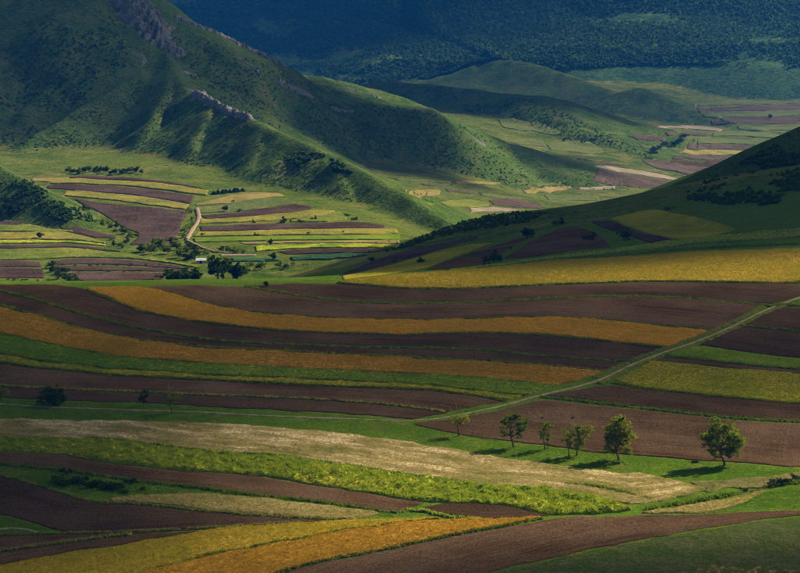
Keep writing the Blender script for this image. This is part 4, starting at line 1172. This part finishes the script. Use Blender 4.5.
def conifer_meshes(seed):
    r = np.random.default_rng(seed)
    C = []
    for k in range(9):
        z = .12 + .86 * k / 9
        rad = .30 * (1 - z) + .03
        for a in np.linspace(0, 2 * np.pi, 9)[:-1] + r.random():
            C.append((math.cos(a) * rad * .6, math.sin(a) * rad * .6, z - rad * .2, rad * .55, rad * .55, .05))
    V, F = leaf_cloud(C, 900, .05, r)
    Vt, Ft = tube([(0, 0, -.05), (0, 0, .5), (0, 0, .95)], [.03, .02, .005], 5)
    return mesh_np('trunk', Vt, Ft, M['bark']), mesh_np('crown', V, F, FOL['conifer'], smooth=False)


BUSH = {f: [bush_mesh(20 + i + 7 * j, 620, f) for i in range(3)] for j, f in enumerate(('dark', 'mid', 'yellow'))}
TREE = {f: [tree_meshes(50 + i + 7 * j, f) for i in range(3)] for j, f in enumerate(('dark', 'mid', 'yellow'))}
CONIF = [conifer_meshes(90 + i) for i in range(2)]


ORD = ('first', 'second', 'third', 'fourth', 'fifth', 'sixth', 'seventh', 'eighth', 'ninth', 'tenth', 'eleventh', 'twelfth', 'thirteenth', 'fourteenth', 'fifteenth')


def nth(pts):
    """points with the ordinal of each from the left"""
    return [(ORD[i],) + tuple(p) for i, p in enumerate(sorted(pts))]


def plant(kind, px, py, wpx, hpx, label, foliage='mid', cat=None, group=None, dmin=320., dmax=5200., name=None):
    """a tree or bush standing at a ground point, sized in metres from its distance"""
    g = land([px], [py], dmin, dmax)[0]
    u = g[1] / FPX
    sx, sz = wpx * u, hpx * u
    rz = random.uniform(0, 6.28)
    if kind == 'bush':
        me = random.choice(BUSH[foliage])
        o = obj(name or 'bush', me, loc=g)
        o.scale = (sx / .95, sx / .95, sz)
        o.rotation_euler.z = rz
    else:
        tm, cm = random.choice(CONIF) if kind == 'conifer' else random.choice(TREE[foliage])
        o = empty(name or ('conifer_tree' if kind == 'conifer' else 'tree'), g)
        w = .4 if kind == 'conifer' else .85
        o.scale = (sx / w, sx / w, sz)
        o.rotation_euler.z = rz
        obj('trunk', tm, o); obj('crown', cm, o)
    tag(o, label, cat or ('bush' if kind == 'bush' else 'tree'), group)
    return o


hl = dict(dmax=1100., dmin=600.)
plant('tree', 527, 239, 13, 12, 'round dark tree at the top corner of a ploughed field on the right hillside', 'dark', **hl)
plant('bush', 486, 264, 10, 9, 'left of two dark bushes between the ploughed fields on the right hillside', 'dark', **hl)
plant('bush', 495, 262, 12, 14, 'taller right one of two dark bushes between the ploughed fields on the hillside', 'dark', **hl)
plant('bush', 420, 263, 9, 7, 'round dark bush on the dull green strip of the hill shoulder', 'dark', **hl)
plant('tree', 371, 262, 6, 6, 'tiny dark tree low on the left shoulder of the right hill', 'dark', **hl)
plant('bush', 394, 263, 4, 3, 'tiny bush left of the round dark bush on the hill shoulder', 'dark', **hl)
plant('bush', 625, 240, 13, 11, 'dark round bush beside the small ploughed wedge under the olive field', 'dark', **hl)
plant('bush', 589, 240, 14, 9, 'wide dark bush in the green hollow left of the olive field', 'dark', **hl)
plant('bush', 559, 225, 9, 8, 'dark bush above the ploughed field near the hill silhouette', 'dark', **hl)
plant('bush', 667, 210, 8, 4, 'low dark bush above the rounded olive field', 'dark', **hl)
plant('bush', 511, 249, 3, 3, 'tiny bush between the two ploughed fields on the right hillside', 'dark', **hl)
plant('tree', 265.5, 287, 6, 7, 'tiny dark tree alone on the crest above the ploughed strips', 'dark', dmax=720.)
plant('bush', 488, 362, 7, 3.5, 'low dark bush on the bank above the lower orange strip', 'dark')
plant('bush', 465, 320, 6, 3.5, 'low dark bush on the edge above the upper orange strip', 'dark')
plant('bush', 48, 321.5, 5, 2.5, 'small dark bush on the bank over the lower orange strip at the left', 'dark')
for px, py, w, h, lab in ((62, 472, 7, 5, 'small upright dark bush on the upper rim of the bank, left of a similar one'), (69, 473, 6, 5, 'small upright dark bush on the upper rim of the bank, right of a similar one'), (130, 483, 11, 7, 'round dark bush at the right end of the thicket'),
                          (142, 490, 8, 5, 'small dark bush on bright grass right of the thicket'), (124, 493, 12, 4, 'low spreading bush below the thicket'), (33, 468, 4, 2.5, 'tiny bush at the left end of the grassy bank')):
    plant('bush', px, py, w, h, lab, 'dark', dmax=520.)
for k in range(9):
    plant('bush', 56 + k * 8.2 + random.uniform(-2, 2), 482 + k * .9 + random.uniform(-2.5, 2.5), 17 + random.uniform(-3, 4), 6.5 + random.uniform(-1.5, 2.5), ORD[k] + ' dark bush from the left in the dense thicket on the grassy bank', 'dark', group='thicket on the lower left bank', dmax=520.)
for k, (px, py) in enumerate(((700, 500.5), (722, 496.5), (745, 491.5), (772, 486), (780, 485), (786, 484), (797, 481))):
    plant('bush', px, py, 9 + (k > 2) * 3, 4 + (k > 2) * 3.5, ORD[k] + ' dark bush from the left in the ditch at the right edge', 'dark', group='bushes along the right ditch', dmax=520.)

lv = dict(dmin=950., dmax=2000.)
# dark clump and big trees in the valley
for px, py, w, h, lab in ((172, 284, 20, 15, 'left rounded tree of the dark clump behind the crest'), (184, 285, 22, 18, 'middle rounded tree of the dark clump behind the crest'), (196, 284, 18, 16, 'right rounded tree of the dark clump behind the crest'),
                          (218, 281.5, 23, 27, 'tallest dark tree of the valley, beside the farm shed'), (233, 280, 18, 20, 'dark tree just right of the tallest valley tree'), (240, 279, 12, 15, 'smaller dark tree at the right end of the tall clump')):
    plant('tree', px, py, w, h, lab, 'dark', **lv)
plant('bush', 150, 284.5, 11, 7, 'round dark bush alone left of the dark clump', 'dark', **lv)
plant('bush', 125, 284, 8, 4, 'low dark bush behind the crest, farther left than the round one', 'dark', **lv)
plant('tree', 39, 238.5, 7, 6.5, 'lone round tree on the yellow green strip of the left valley', 'dark', **lv)
for od, px, py in nth(((143, 252), (151, 254), (160, 250), (168, 254), (176, 250), (184, 254), (191, 252), (155, 247), (172, 246), (180, 258), (188, 260), (195, 258))):
    plant('tree', px, py, random.uniform(9, 13), random.uniform(8, 12), od + ' tree from the left in the creek belt beside the farm shed', random.choice(('dark', 'mid', 'mid')), group='trees of the creek belt', **lv)
for od, px, py in nth(((82, 209), (88, 211), (96, 223), (103, 225), (109, 224), (114, 228), (119, 232), (125, 234), (131, 237), (136, 237), (116, 246), (122, 248), (127, 243), (112, 240))):
    plant('bush', px, py, random.uniform(6, 10), random.uniform(4.5, 7.5), od + ' bush from the left on the creek bank by the large mauve field', random.choice(('dark', 'mid')), group='bushes of the upper creek', **lv)
for od, (px, py, h) in zip(ORD, ((189, 213, 7), (192, 220, 4), (193, 225, 4.5), (188, 229, 6), (184, 233, 7), (183, 238, 6))):
    plant('bush', px, py, random.uniform(5, 8), h, od + ' green bush from the top beside the winding valley track', 'mid', group='bushes beside the valley track', **lv)
for k in range(15):
    px = 69 + k * 5.2 + random.uniform(-1, 1)
    plant('tree', px, 172.5 + 1.6 * math.sin(k * .9) + k * .12, random.uniform(5, 8), random.uniform(4.5, 8), ORD[k] + ' dark tree from the left in the row at the mountain foot', random.choice(('dark', 'dark', 'mid')), group='tree row at the mountain foot', **lv)
for k in range(8):
    plant('conifer', 214.5 + k * 3.9 + random.uniform(-.8, .8), 194.5 - k * .45, random.uniform(3.5, 5), random.uniform(3, 5.5), ORD[k] + ' dark conifer from the left in the short row above the terraces', group='short conifer row above the terraces', **lv)
for px, py, w, h, lab in ((226, 212, 6, 7, 'upright dark tree on the olive strip at the head of the terraces'), (239, 211.5, 4, 3, 'tiny bush right of the upright tree on the olive strip'), (233, 203, 3, 3.5, 'tiny bush on the tan strip at the head of the terraces'),
                          (284, 223, 8, 7, 'largest round bush on the terraces'), (301, 224, 6, 5, 'round bush right of the largest terrace bush'), (314, 220, 5, 5, 'upright bush at the right end of the yellow terraced strip'), (355, 222, 6, 6, 'bush at the right end of the pinkish strip'),
                          (347, 217, 5, 4, 'bush above the right end of the pinkish strip'), (271, 245.5, 5, 7, 'upright tree on the tan strip low on the terraces'), (254, 223, 4, 4, 'tiny bush left of the largest terrace bush'), (256, 236, 4, 4, 'tiny bush on the long yellow strip, left of another'), (308, 234.5, 4, 3, 'tiny bush on the long yellow strip, middle one'),
                          (343, 233, 4, 3, 'tiny bush on the long yellow strip, right one'), (202, 236, 4, 3.5, 'tiny bush at the left end of the long yellow strip'), (273, 260, 7, 8, 'upright dark tree between the two blue green strips')):
    plant('bush' if 'bush' in lab else 'tree', px, py, w, h, lab, 'dark', **lv)
for od, px, py, w, h in nth(((222, 252, 8, 7), (229, 253, 9, 6), (236, 253, 9, 8), (243, 253.5, 8, 5), (206, 254, 7, 6), (250, 266, 7, 6), (258, 270, 9, 8), (263, 266, 6, 6), (279, 268, 7, 8), (285, 269, 7, 6), (293, 265, 5, 4), (246, 274, 8, 8), (228, 264, 8, 7), (210, 262, 8, 7))):
    plant('bush', px, py, w, h, od + ' bush from the left in the scattered hedges around the farm shed', random.choice(('dark', 'mid')), group='hedge bushes around the shed', **lv)
for od, px, py in nth(((60, 279), (66, 281), (72, 283), (78, 282), (52, 272), (57, 275), (64, 274), (50, 268))):
    plant('bush', px, py, random.uniform(8, 12), random.uniform(6, 9), od + ' dark bush from the left in the clump by the strips behind the crest', 'dark', group='bush clump behind the left crest', **lv)
for od, px, py in nth(((6, 212), (11, 214), (2, 216), (8, 206))):
    plant('tree', px, py, 7, random.uniform(8, 12), od + ' dark tree from the left on the knoll at the left edge', 'dark', group='trees on the left knoll', **lv)
for ln, y0, xs in (('upper', 265.8, (62, 75, 90, 97, 104, 118, 131, 146, 160, 170)), ('middle', 272.2, (66, 80, 101, 108, 124, 133, 140)), ('lowest', 280.5, (8, 14, 22, 26, 38, 48))):
    for od, px in zip(ORD, xs):
        plant('bush', px, y0 + random.uniform(-.3, .4), random.uniform(2.5, 5), random.uniform(1.6, 3), od + ' tiny bush from the left on the ' + ln + ' bank behind the left crest', 'dark', group='dotted bushes behind the crest', **lv)
sv = dict(dmin=2200., dmax=3600.)
for k in range(14):
    t = k / 13
    plant('bush', 648 + 40 * t + random.uniform(-3, 3), 153 - 15 * t + random.uniform(-2, 2), random.uniform(5, 9), random.uniform(3, 5), ORD[k] + ' dark bush from the left in the gully of the third valley', 'dark', group='gully bushes in the third valley', **sv)
plant('tree', 770, 119, 4, 5, 'tiny lone tree on the farthest valley floor', 'dark', **sv)


# ---------------------------------------------------------------- scrub and forest (uncountable)
def scatter(name, pts, size, foliage, label, seed, quads=14, flat=.75):
    r = np.random.default_rng(seed)
    n = len(pts)
    s = size * r.uniform(.55, 1.35, n)
    d = r.normal(size=(n, quads, 3)); d /= np.linalg.norm(d, axis=2)[..., None]
    d[..., 2] = np.abs(d[..., 2])
    C = pts[:, None] + d * (s[:, None, None] * np.array([.5, .5, flat])) * r.uniform(.5, 1, (n, quads, 1))
    a = r.normal(size=(n, quads, 3)); a /= np.linalg.norm(a, axis=2)[..., None]
    b = np.cross(a, d); b /= np.linalg.norm(b, axis=2)[..., None] + 1e-9
    w = (s * .42)[:, None, None] * r.uniform(.7, 1.2, (n, quads, 1))
    V = np.stack([C - a * w, C + b * w * .8, C + a * w, C - b * w * .8], 2).reshape(-1, 3)
    F = np.arange(len(V)).reshape(-1, 4)
    return tag(obj(name, mesh_np(name, V, F, FOL[foliage], smooth=False)), label, None, None, 'stuff')


def frame_scatter(n, poly, seed, dmin, dmax, clump=None, thresh=0.0):
    """ground points seen inside an outline (frame coordinates), thinned into clumps"""
    r = np.random.default_rng(seed)
    poly = np.asarray(poly, float)
    lo, hi = poly.min(0), poly.max(0)
    q = r.uniform(lo, hi, (n * 4, 2))
    ins = np.zeros(len(q), bool)
    j = len(poly) - 1
    for i in range(len(poly)):
        a, b = poly[i], poly[j]
        c = ((a[1] > q[:, 1]) != (b[1] > q[:, 1])) & (q[:, 0] < (b[0] - a[0]) * (q[:, 1] - a[1]) / (b[1] - a[1] + 1e-12) + a[0])
        ins ^= c
        j = i
    q = q[ins]
    P = land(q[:, 0], q[:, 1], dmin, dmax)
    P = P[P[:, 1] < 5150]
    ri = np.clip(np.searchsorted(D_ROW, P[:, 1]), 0, len(D_ROW) - 1); ci = np.clip(np.searchsorted(S_COL, P[:, 0] / P[:, 1]), 0, len(S_COL) - 1)
    if dmin >= 1300:
        P = P[GCOMP[ri, ci] > 0]
    if clump:
        f = fbm(P[:, 0], P[:, 1], clump, 3, seed)
        P = P[f > thresh + r.normal(0, .18, len(P))]
    return P[:n]


scatter('scrub', frame_scatter(600, [(682, 194), (690, 191), (720, 196), (745, 188), (765, 185), (790, 176), (840, 168), (840, 190), (780, 196), (778, 204), (750, 207), (715, 204), (690, 201)], 5, 600, 1100, 14, -.1), 1.6, 'scrub', 'dark scrub in bands across the right hill', 5)
scatter('scrub', frame_scatter(900, [(432, 232), (442, 223), (455, 216), (475, 212), (500, 211.5), (530, 212), (548, 213), (530, 222), (505, 226), (470, 231), (445, 236), (400, 250), (385, 252)], 6, 700, 1100), 1.05, 'scrub', 'dark dense scrub along the hump of the hill silhouette', 6)
scatter('scrub', frame_scatter(700, [(690, 192), (720, 172), (760, 152), (800, 131), (850, 110), (850, 190), (790, 178), (740, 190), (700, 192)], 7, 850, 1150, 22, .1), 1.4, 'scrub', 'dark low scrub on the upper right hill', 7)
scatter('scrub', frame_scatter(260, [(283, 158), (297, 153), (320, 155), (345, 166), (352, 174), (330, 172), (300, 168)], 8, 1300, 1750, 14, -.1), 2.6, 'scrub', 'dark scrub cap on the knob of the mountain spur', 8)
scatter('scrub', frame_scatter(800, [(0, 60), (30, 30), (60, 5), (110, 10), (130, 60), (90, 110), (50, 120), (20, 150), (0, 160)], 9, 1300, 2100, 60, -.0), 1.9, 'scrub', 'dark shrubs in the gullies of the left mountain', 9, quads=7)
scatter('scrub', frame_scatter(2600, [(30, 150), (60, 125), (140, 80), (190, 95), (260, 130), (400, 200), (430, 215), (380, 210), (250, 180), (120, 160)], 10, 1300, 2000, 40, -.35), 1.25, 'scrub', 'low green shrubs on the mountain foot', 10, quads=6)
scatter('scrub', frame_scatter(2000, [(160, 20), (250, 60), (350, 95), (440, 115), (540, 165), (680, 190), (560, 195), (440, 170), (330, 150), (230, 110), (180, 70)], 11, 1600, 2400, 50, -.3), 1.6, 'scrub', 'dark shrubs on the long rocky ridge', 11, quads=6)
scatter('scrub', frame_scatter(1300, [(430, 90), (540, 100), (600, 130), (690, 178), (600, 160), (540, 130), (450, 108)], 12, 2300, 3000, 60, -.3), 2.0, 'scrub', 'dark shrubs on the low shaded ridge', 12, quads=6)
scatter('scrub', frame_scatter(170, [(25, 198), (50, 196), (90, 212), (95, 222), (60, 222), (30, 210)], 13, 1200, 1500, 25, 0), 1.7, 'scrub', 'dark shrubs on the small knoll in the valley', 13)
scatter('scrub', frame_scatter(160, [(0, 168), (30, 180), (50, 195), (20, 215), (0, 215)], 14, 1200, 1500, 25, 0), 1.8, 'scrub', 'dark shrubs on the shaded side of the knoll', 14)
scatter('forest', frame_scatter(36000, [(-40, -6), (840, -6), (840, 70), (700, 66), (640, 66), (560, 70), (450, 84), (300, 90), (150, 60), (-40, 60)], 15, 3550, 5150, 160, -.75), 5.6, 'wood', 'dense dark wood covering the blue mountainside', 15, quads=5, flat=1.0)


# ---------------------------------------------------------------- bare rock
def outcrop(poly, width, height, label, seed, dmin=1400., dmax=2400., rug=9.0):
    P = world_line(poly, .5, dmin, dmax)
    P = P[P[:, 1] < dmax - 20]
    P = P[np.abs(P[:, 1] - np.median(P[:, 1])) < 110]
    t = np.gradient(P[:, :2], axis=0); t /= np.linalg.norm(t, axis=1)[:, None] + 1e-9
    n = len(P)
    nr = np.stack([-t[:, 1], t[:, 0]], -1)
    k = int(max(9, width / 1.2))
    c = np.linspace(-1, 1, k)
    w = width * .5 * (1 + .5 * fbm(np.arange(n) * .25, np.full(n, seed * 1.7), 1.0, 3, seed))
    X = P[:, 0][:, None] + nr[:, 0][:, None] * c * w[:, None]
    Y = P[:, 1][:, None] + nr[:, 1][:, None] * c * w[:, None]
    env = np.clip(1 - np.abs(c)[None] ** 2, 0, 1) * np.clip(np.minimum(np.arange(n), n - 1 - np.arange(n)) / (n * .12 + 1), 0, 1)[:, None]
    rr = ridged(X, Y, rug, 4, seed) * .5 + np.abs(vnoise(X / 4.0, Y / 4.0, seed + 3)) * .8
    Z = terrain_z(X, Y) - .8 + env * height * np.clip(.35 + .55 * rr, -.3, 1.6)
    idx = np.arange(n * k).reshape(n, k)
    F = np.stack([idx[:-1, :-1], idx[:-1, 1:], idx[1:, 1:], idx[1:, :-1]], -1).reshape(-1, 4)
    return tag(obj('rock_outcrop', mesh_np('rock_outcrop', np.stack([X, Y, Z], -1).reshape(-1, 3), F, M['rock'], smooth=False)), label, 'rock', 'rock outcrops of the left mountain')


outcrop([(124, -8), (133, 8), (146, 26), (158, 36), (170, 42)], 38, 13, 'broad grey rock rib at the top of the left mountain', 1)
outcrop([(160, 40), (168, 46), (176, 52), (182, 57)], 18, 6, 'smaller rock step below the broad rock rib', 2)
outcrop([(165, 13), (180, 19), (200, 27), (225, 37), (250, 50), (275, 61), (292, 68)], 11, 4.6, 'long line of rock along the ridge crest behind the rib', 3)
outcrop([(188, 88), (205, 98), (222, 107), (240, 115), (255, 121)], 12, 4.6, 'slanting rock edge on the front spur of the left mountain', 4)
outcrop([(178, 70), (188, 73), (198, 76)], 8, 2.6, 'small pale rock patch between the rib and the slanting edge', 5)
outcrop([(233, 56), (246, 62), (256, 70), (266, 78)], 7, 2.6, 'rock steps on the slope below the ridge crest', 6)
outcrop([(275, 78), (292, 88), (315, 97)], 11, 3, 'pale scattered rocks at the brink of the shaded slope', 7)
outcrop([(330, 108), (345, 111), (356, 112)], 7, 2.4, 'grey rocks on the brink farther right along the shaded slope', 8)
outcrop([(415, 110), (428, 112), (437, 116)], 6, 2.4, 'rock head where the shaded slope turns downhill', 9)
outcrop([(463, 130), (472, 137), (480, 143), (488, 147)], 13, 3, 'brown rock patch on the falling end of the ridge', 10)
outcrop([(340, 86), (358, 91), (376, 97), (386, 100)], 6, 2.2, 'low pale rocks on the skyline of the long ridge', 11)
outcrop([(141, 52), (144, 60), (142, 68)], 5, 2.2, 'thin rock spine on the grassy face left of the spur', 12)


# ---------------------------------------------------------------- farm shed in the valley
def shed():
    g = land([201, ], [263], 950., 2000.)[0]
    e = empty('farm_shed', g)
    tag(e, 'small low farm shed with a white roof among the valley trees', 'shed')
    L, W, H, R = 4.8, 3.2, 1.6, .9
    wall = plain_mat('shed_wall', (.32, .27, .21), (.45, .40, .33), 1.0)
    roof = plain_mat('shed_roof', (.42, .42, .40), (.55, .55, .53), .6)
    dark = plain_mat('shed_opening', (.03, .025, .02), (.05, .04, .035), 1.0)
    a, b = L / 2, W / 2
    V = np.array([(-a, -b, -.5), (a, -b, -.5), (a, b, -.5), (-a, b, -.5), (-a, -b, H), (a, -b, H), (a, b, H), (-a, b, H), (-a, 0, H + R), (a, 0, H + R)])
    F4 = [(0, 1, 5, 4), (2, 3, 7, 6), (1, 2, 6, 5), (3, 0, 4, 7)]
    me = bpy.data.meshes.new('wall')
    me.from_pydata([tuple(v) for v in V], [], F4 + [(4, 7, 8), (6, 5, 9)])
    me.materials.append(wall)
    obj('wall', me, e)
    o = .35
    for s in (-1, 1):
        z0 = H - o * R / b
        Vr = [(-a - o, s * (b + o), z0), (a + o, s * (b + o), z0), (a + o, 0, H + R + .03), (-a - o, 0, H + R + .03)]
        Vr += [(x, y, z + .12) for x, y, z in Vr]
        me = bpy.data.meshes.new('roof')
        me.from_pydata(Vr, [], [(0, 1, 2, 3), (4, 7, 6, 5), (0, 4, 5, 1), (1, 5, 6, 2), (2, 6, 7, 3), (3, 7, 4, 0)])
        me.materials.append(roof)
        obj('roof', me, e)
    for x0, x1, z0, z1, nm in ((-.8, .5, -.3, 1.8, 'door'), (1.4, 2.3, .9, 1.6, 'window'), (-2.4, -1.5, .9, 1.6, 'window')):
        y = -b - .06
        Vd = [(x0, y, z0), (x1, y, z0), (x1, y, z1), (x0, y, z1)]
        Vd += [(p[0], p[1] + .05, p[2]) for p in Vd]
        me = bpy.data.meshes.new(nm)
        me.from_pydata(Vd, [], [(0, 1, 2, 3), (0, 4, 5, 1), (1, 5, 6, 2), (2, 6, 7, 3), (3, 7, 4, 0)])
        me.materials.append(dark)
        obj(nm, me, e)
    e.rotation_euler.z = .12


shed()

# ---------------------------------------------------------------- clouds over the land (their shade lies on it)
def cloud_mat():
    m = bpy.data.materials.new('cloud')
    m.use_nodes = True
    nt = m.node_tree
    for n in list(nt.nodes):
        nt.nodes.remove(n)
    out = N(nt, 'OutputMaterial')
    tc = N(nt, 'TexCoord')
    ln = N(nt, 'VectorMath', operation='LENGTH')
    sep = N(nt, 'Mapping')
    sep.inputs['Scale'].default_value = (1, 1, .0)
    nt.links.new(tc.outputs['Object'], sep.inputs[0])
    nt.links.new(sep.outputs[0], ln.inputs[0])
    ns = noise(nt, tc.outputs['Object'], 2.2, 5, .62)
    a = N(nt, 'Math', operation='MULTIPLY_ADD')
    a.inputs[1].default_value = .9
    nt.links.new(ns.outputs['Fac'], a.inputs[0])
    nt.links.new(ln.outputs['Value'], a.inputs[2])
    oc = N(nt, 'ObjectInfo')
    r = ramp(nt, a.outputs[0], [(.72, (1, 1, 1)), (1.0, (0, 0, 0))])
    # a.outputs ~ radius + .9*noise ; scaled into the ramp
    sc = N(nt, 'Math', operation='MULTIPLY')
    sc.inputs[1].default_value = .72
    nt.links.new(a.outputs[0], sc.inputs[0])
    nt.links.new(sc.outputs[0], r.inputs[0])
    thick = N(nt, 'Math', operation='MULTIPLY')
    nt.links.new(r.outputs[0], thick.inputs[0])
    nt.links.new(oc.outputs['Alpha'], thick.inputs[1])
    df = N(nt, 'BsdfDiffuse')
    df.inputs[0].default_value = (.9, .91, .93, 1)
    tl = N(nt, 'BsdfTranslucent')
    tl.inputs[0].default_value = (.85, .87, .9, 1)
    m1 = N(nt, 'MixShader')
    m1.inputs[0].default_value = .4
    nt.links.new(df.outputs[0], m1.inputs[1]); nt.links.new(tl.outputs[0], m1.inputs[2])
    tp = N(nt, 'BsdfTransparent')
    m2 = N(nt, 'MixShader')
    nt.links.new(thick.outputs[0], m2.inputs[0])
    nt.links.new(tp.outputs[0], m2.inputs[1]); nt.links.new(m1.outputs[0], m2.inputs[2])
    nt.links.new(m2.outputs[0], out.inputs[0])
    return m


CLOUD = cloud_mat()
CLOUD_Z = 1150.0


def cloud(cx, cy, rx, ry, rot, thick, label, seed, ground=100.0):
    """a flat-based fair-weather cloud whose shade falls round the ground point (cx, cy)"""
    k = (CLOUD_Z - ground) / SUN_DIR[2]
    loc = np.array([cx, cy, ground]) + SUN_DIR * k
    nu, nv = 40, 14
    th = np.linspace(0, 2 * np.pi, nu, endpoint=False)
    ph = np.linspace(-.5 * np.pi, .5 * np.pi, nv)
    TH, PHI = np.meshgrid(th, ph)
    x = np.cos(TH) * np.cos(PHI); y = np.sin(TH) * np.cos(PHI); z = np.sin(PHI)
    puff = 1 + .22 * fbm(TH * 1.0 + seed * 3.1 + np.cos(TH) * 2, PHI + np.sin(TH) * 2.0, .9, 3, seed)
    V = np.stack([x * puff, y * puff, np.where(z > 0, z * puff * (.9 + .3 * fbm(x * 3 + seed, y * 3, 1, 3, seed)), z * .25)], -1)
    hgt = min(rx, ry) * .45
    idx = np.arange(nu * nv).reshape(nv, nu)
    F = np.stack([idx[:-1], np.roll(idx[:-1], -1, 1), np.roll(idx[1:], -1, 1), idx[1:]], -1).reshape(-1, 4)
    o = obj('cloud', mesh_np('cloud', V.reshape(-1, 3), F, CLOUD), loc=loc)
    o.scale = (rx * 1.25, ry * 1.25, hgt)
    o.rotation_euler.z = rot
    o.color = (1, 1, 1, thick)
    return tag(o, label, None, None, 'structure')


cloud(-60, 562, 330, 86, 0.0, .54, 'thin cloud shading the striped fields', 1)
cloud(210, 950, 210, 190, .2, .95, 'cloud shading the right hill', 2)
cloud(70, 800, 210, 110, .1, .84, 'cloud shading the lower slope of the right hill', 13)
cloud(-118, 412, 90, 100, .3, .82, 'small cloud shading the lower left corner', 3)
cloud(-340, 1880, 330, 150, .0, .62, 'thin cloud over the left mountain', 4)
cloud(0, 2010, 165, 92, -.1, .97, 'cloud shading the steep slope of the long ridge', 5)
cloud(110, 2740, 330, 120, -.2, .96, 'cloud shading the low ridge', 6)
cloud(-560, 4250, 850, 560, 0, .80, 'broad cloud over the left of the back mountain', 7)
cloud(850, 4420, 200, 170, .3, .85, 'cloud over the right of the back mountain', 9)
cloud(90, 330, 140, 46, .1, .80, 'small cloud shading the bottom edge of the fields', 10)
cloud(360, 3430, 420, 300, -.1, .34, 'thin cloud over the far hills', 11)
cloud(235, 2260, 110, 60, -.2, .7, 'small cloud over the end of the long ridge', 12)
cloud(95, 1960, 110, 34, -.1, .6, 'wisp of cloud over the second valley', 14)

# ---------------------------------------------------------------- the air
def haze():
    x, y0, y1, z0, z1 = 4300, -60, 5320, GZ.min() - 2.0, max(GZ.max(), 260.0) + 25.0
    V = [(-x, y0, z0), (x, y0, z0), (x, y1, z0), (-x, y1, z0), (-x, y0, z1), (x, y0, z1), (x, y1, z1), (-x, y1, z1)]
    me = bpy.data.meshes.new('haze')
    me.from_pydata(V, [], [(0, 3, 2, 1), (4, 5, 6, 7), (0, 1, 5, 4), (1, 2, 6, 5), (2, 3, 7, 6), (3, 0, 4, 7)])
    m = bpy.data.materials.new('haze')
    m.use_nodes = True
    nt = m.node_tree
    for n in list(nt.nodes):
        nt.nodes.remove(n)
    out = N(nt, 'OutputMaterial')
    pv = N(nt, 'VolumePrincipled')
    pv.inputs['Color'].default_value = (.02, .30, 1.0, 1)
    pv.inputs['Density'].default_value = 2.8e-5
    pv.inputs['Anisotropy'].default_value = 0.0
    nt.links.new(pv.outputs[0], out.inputs['Volume'])
    me.materials.append(m)
    tag(obj('haze', me), 'thin blue haze filling the valley air', None, None, 'stuff')


haze()
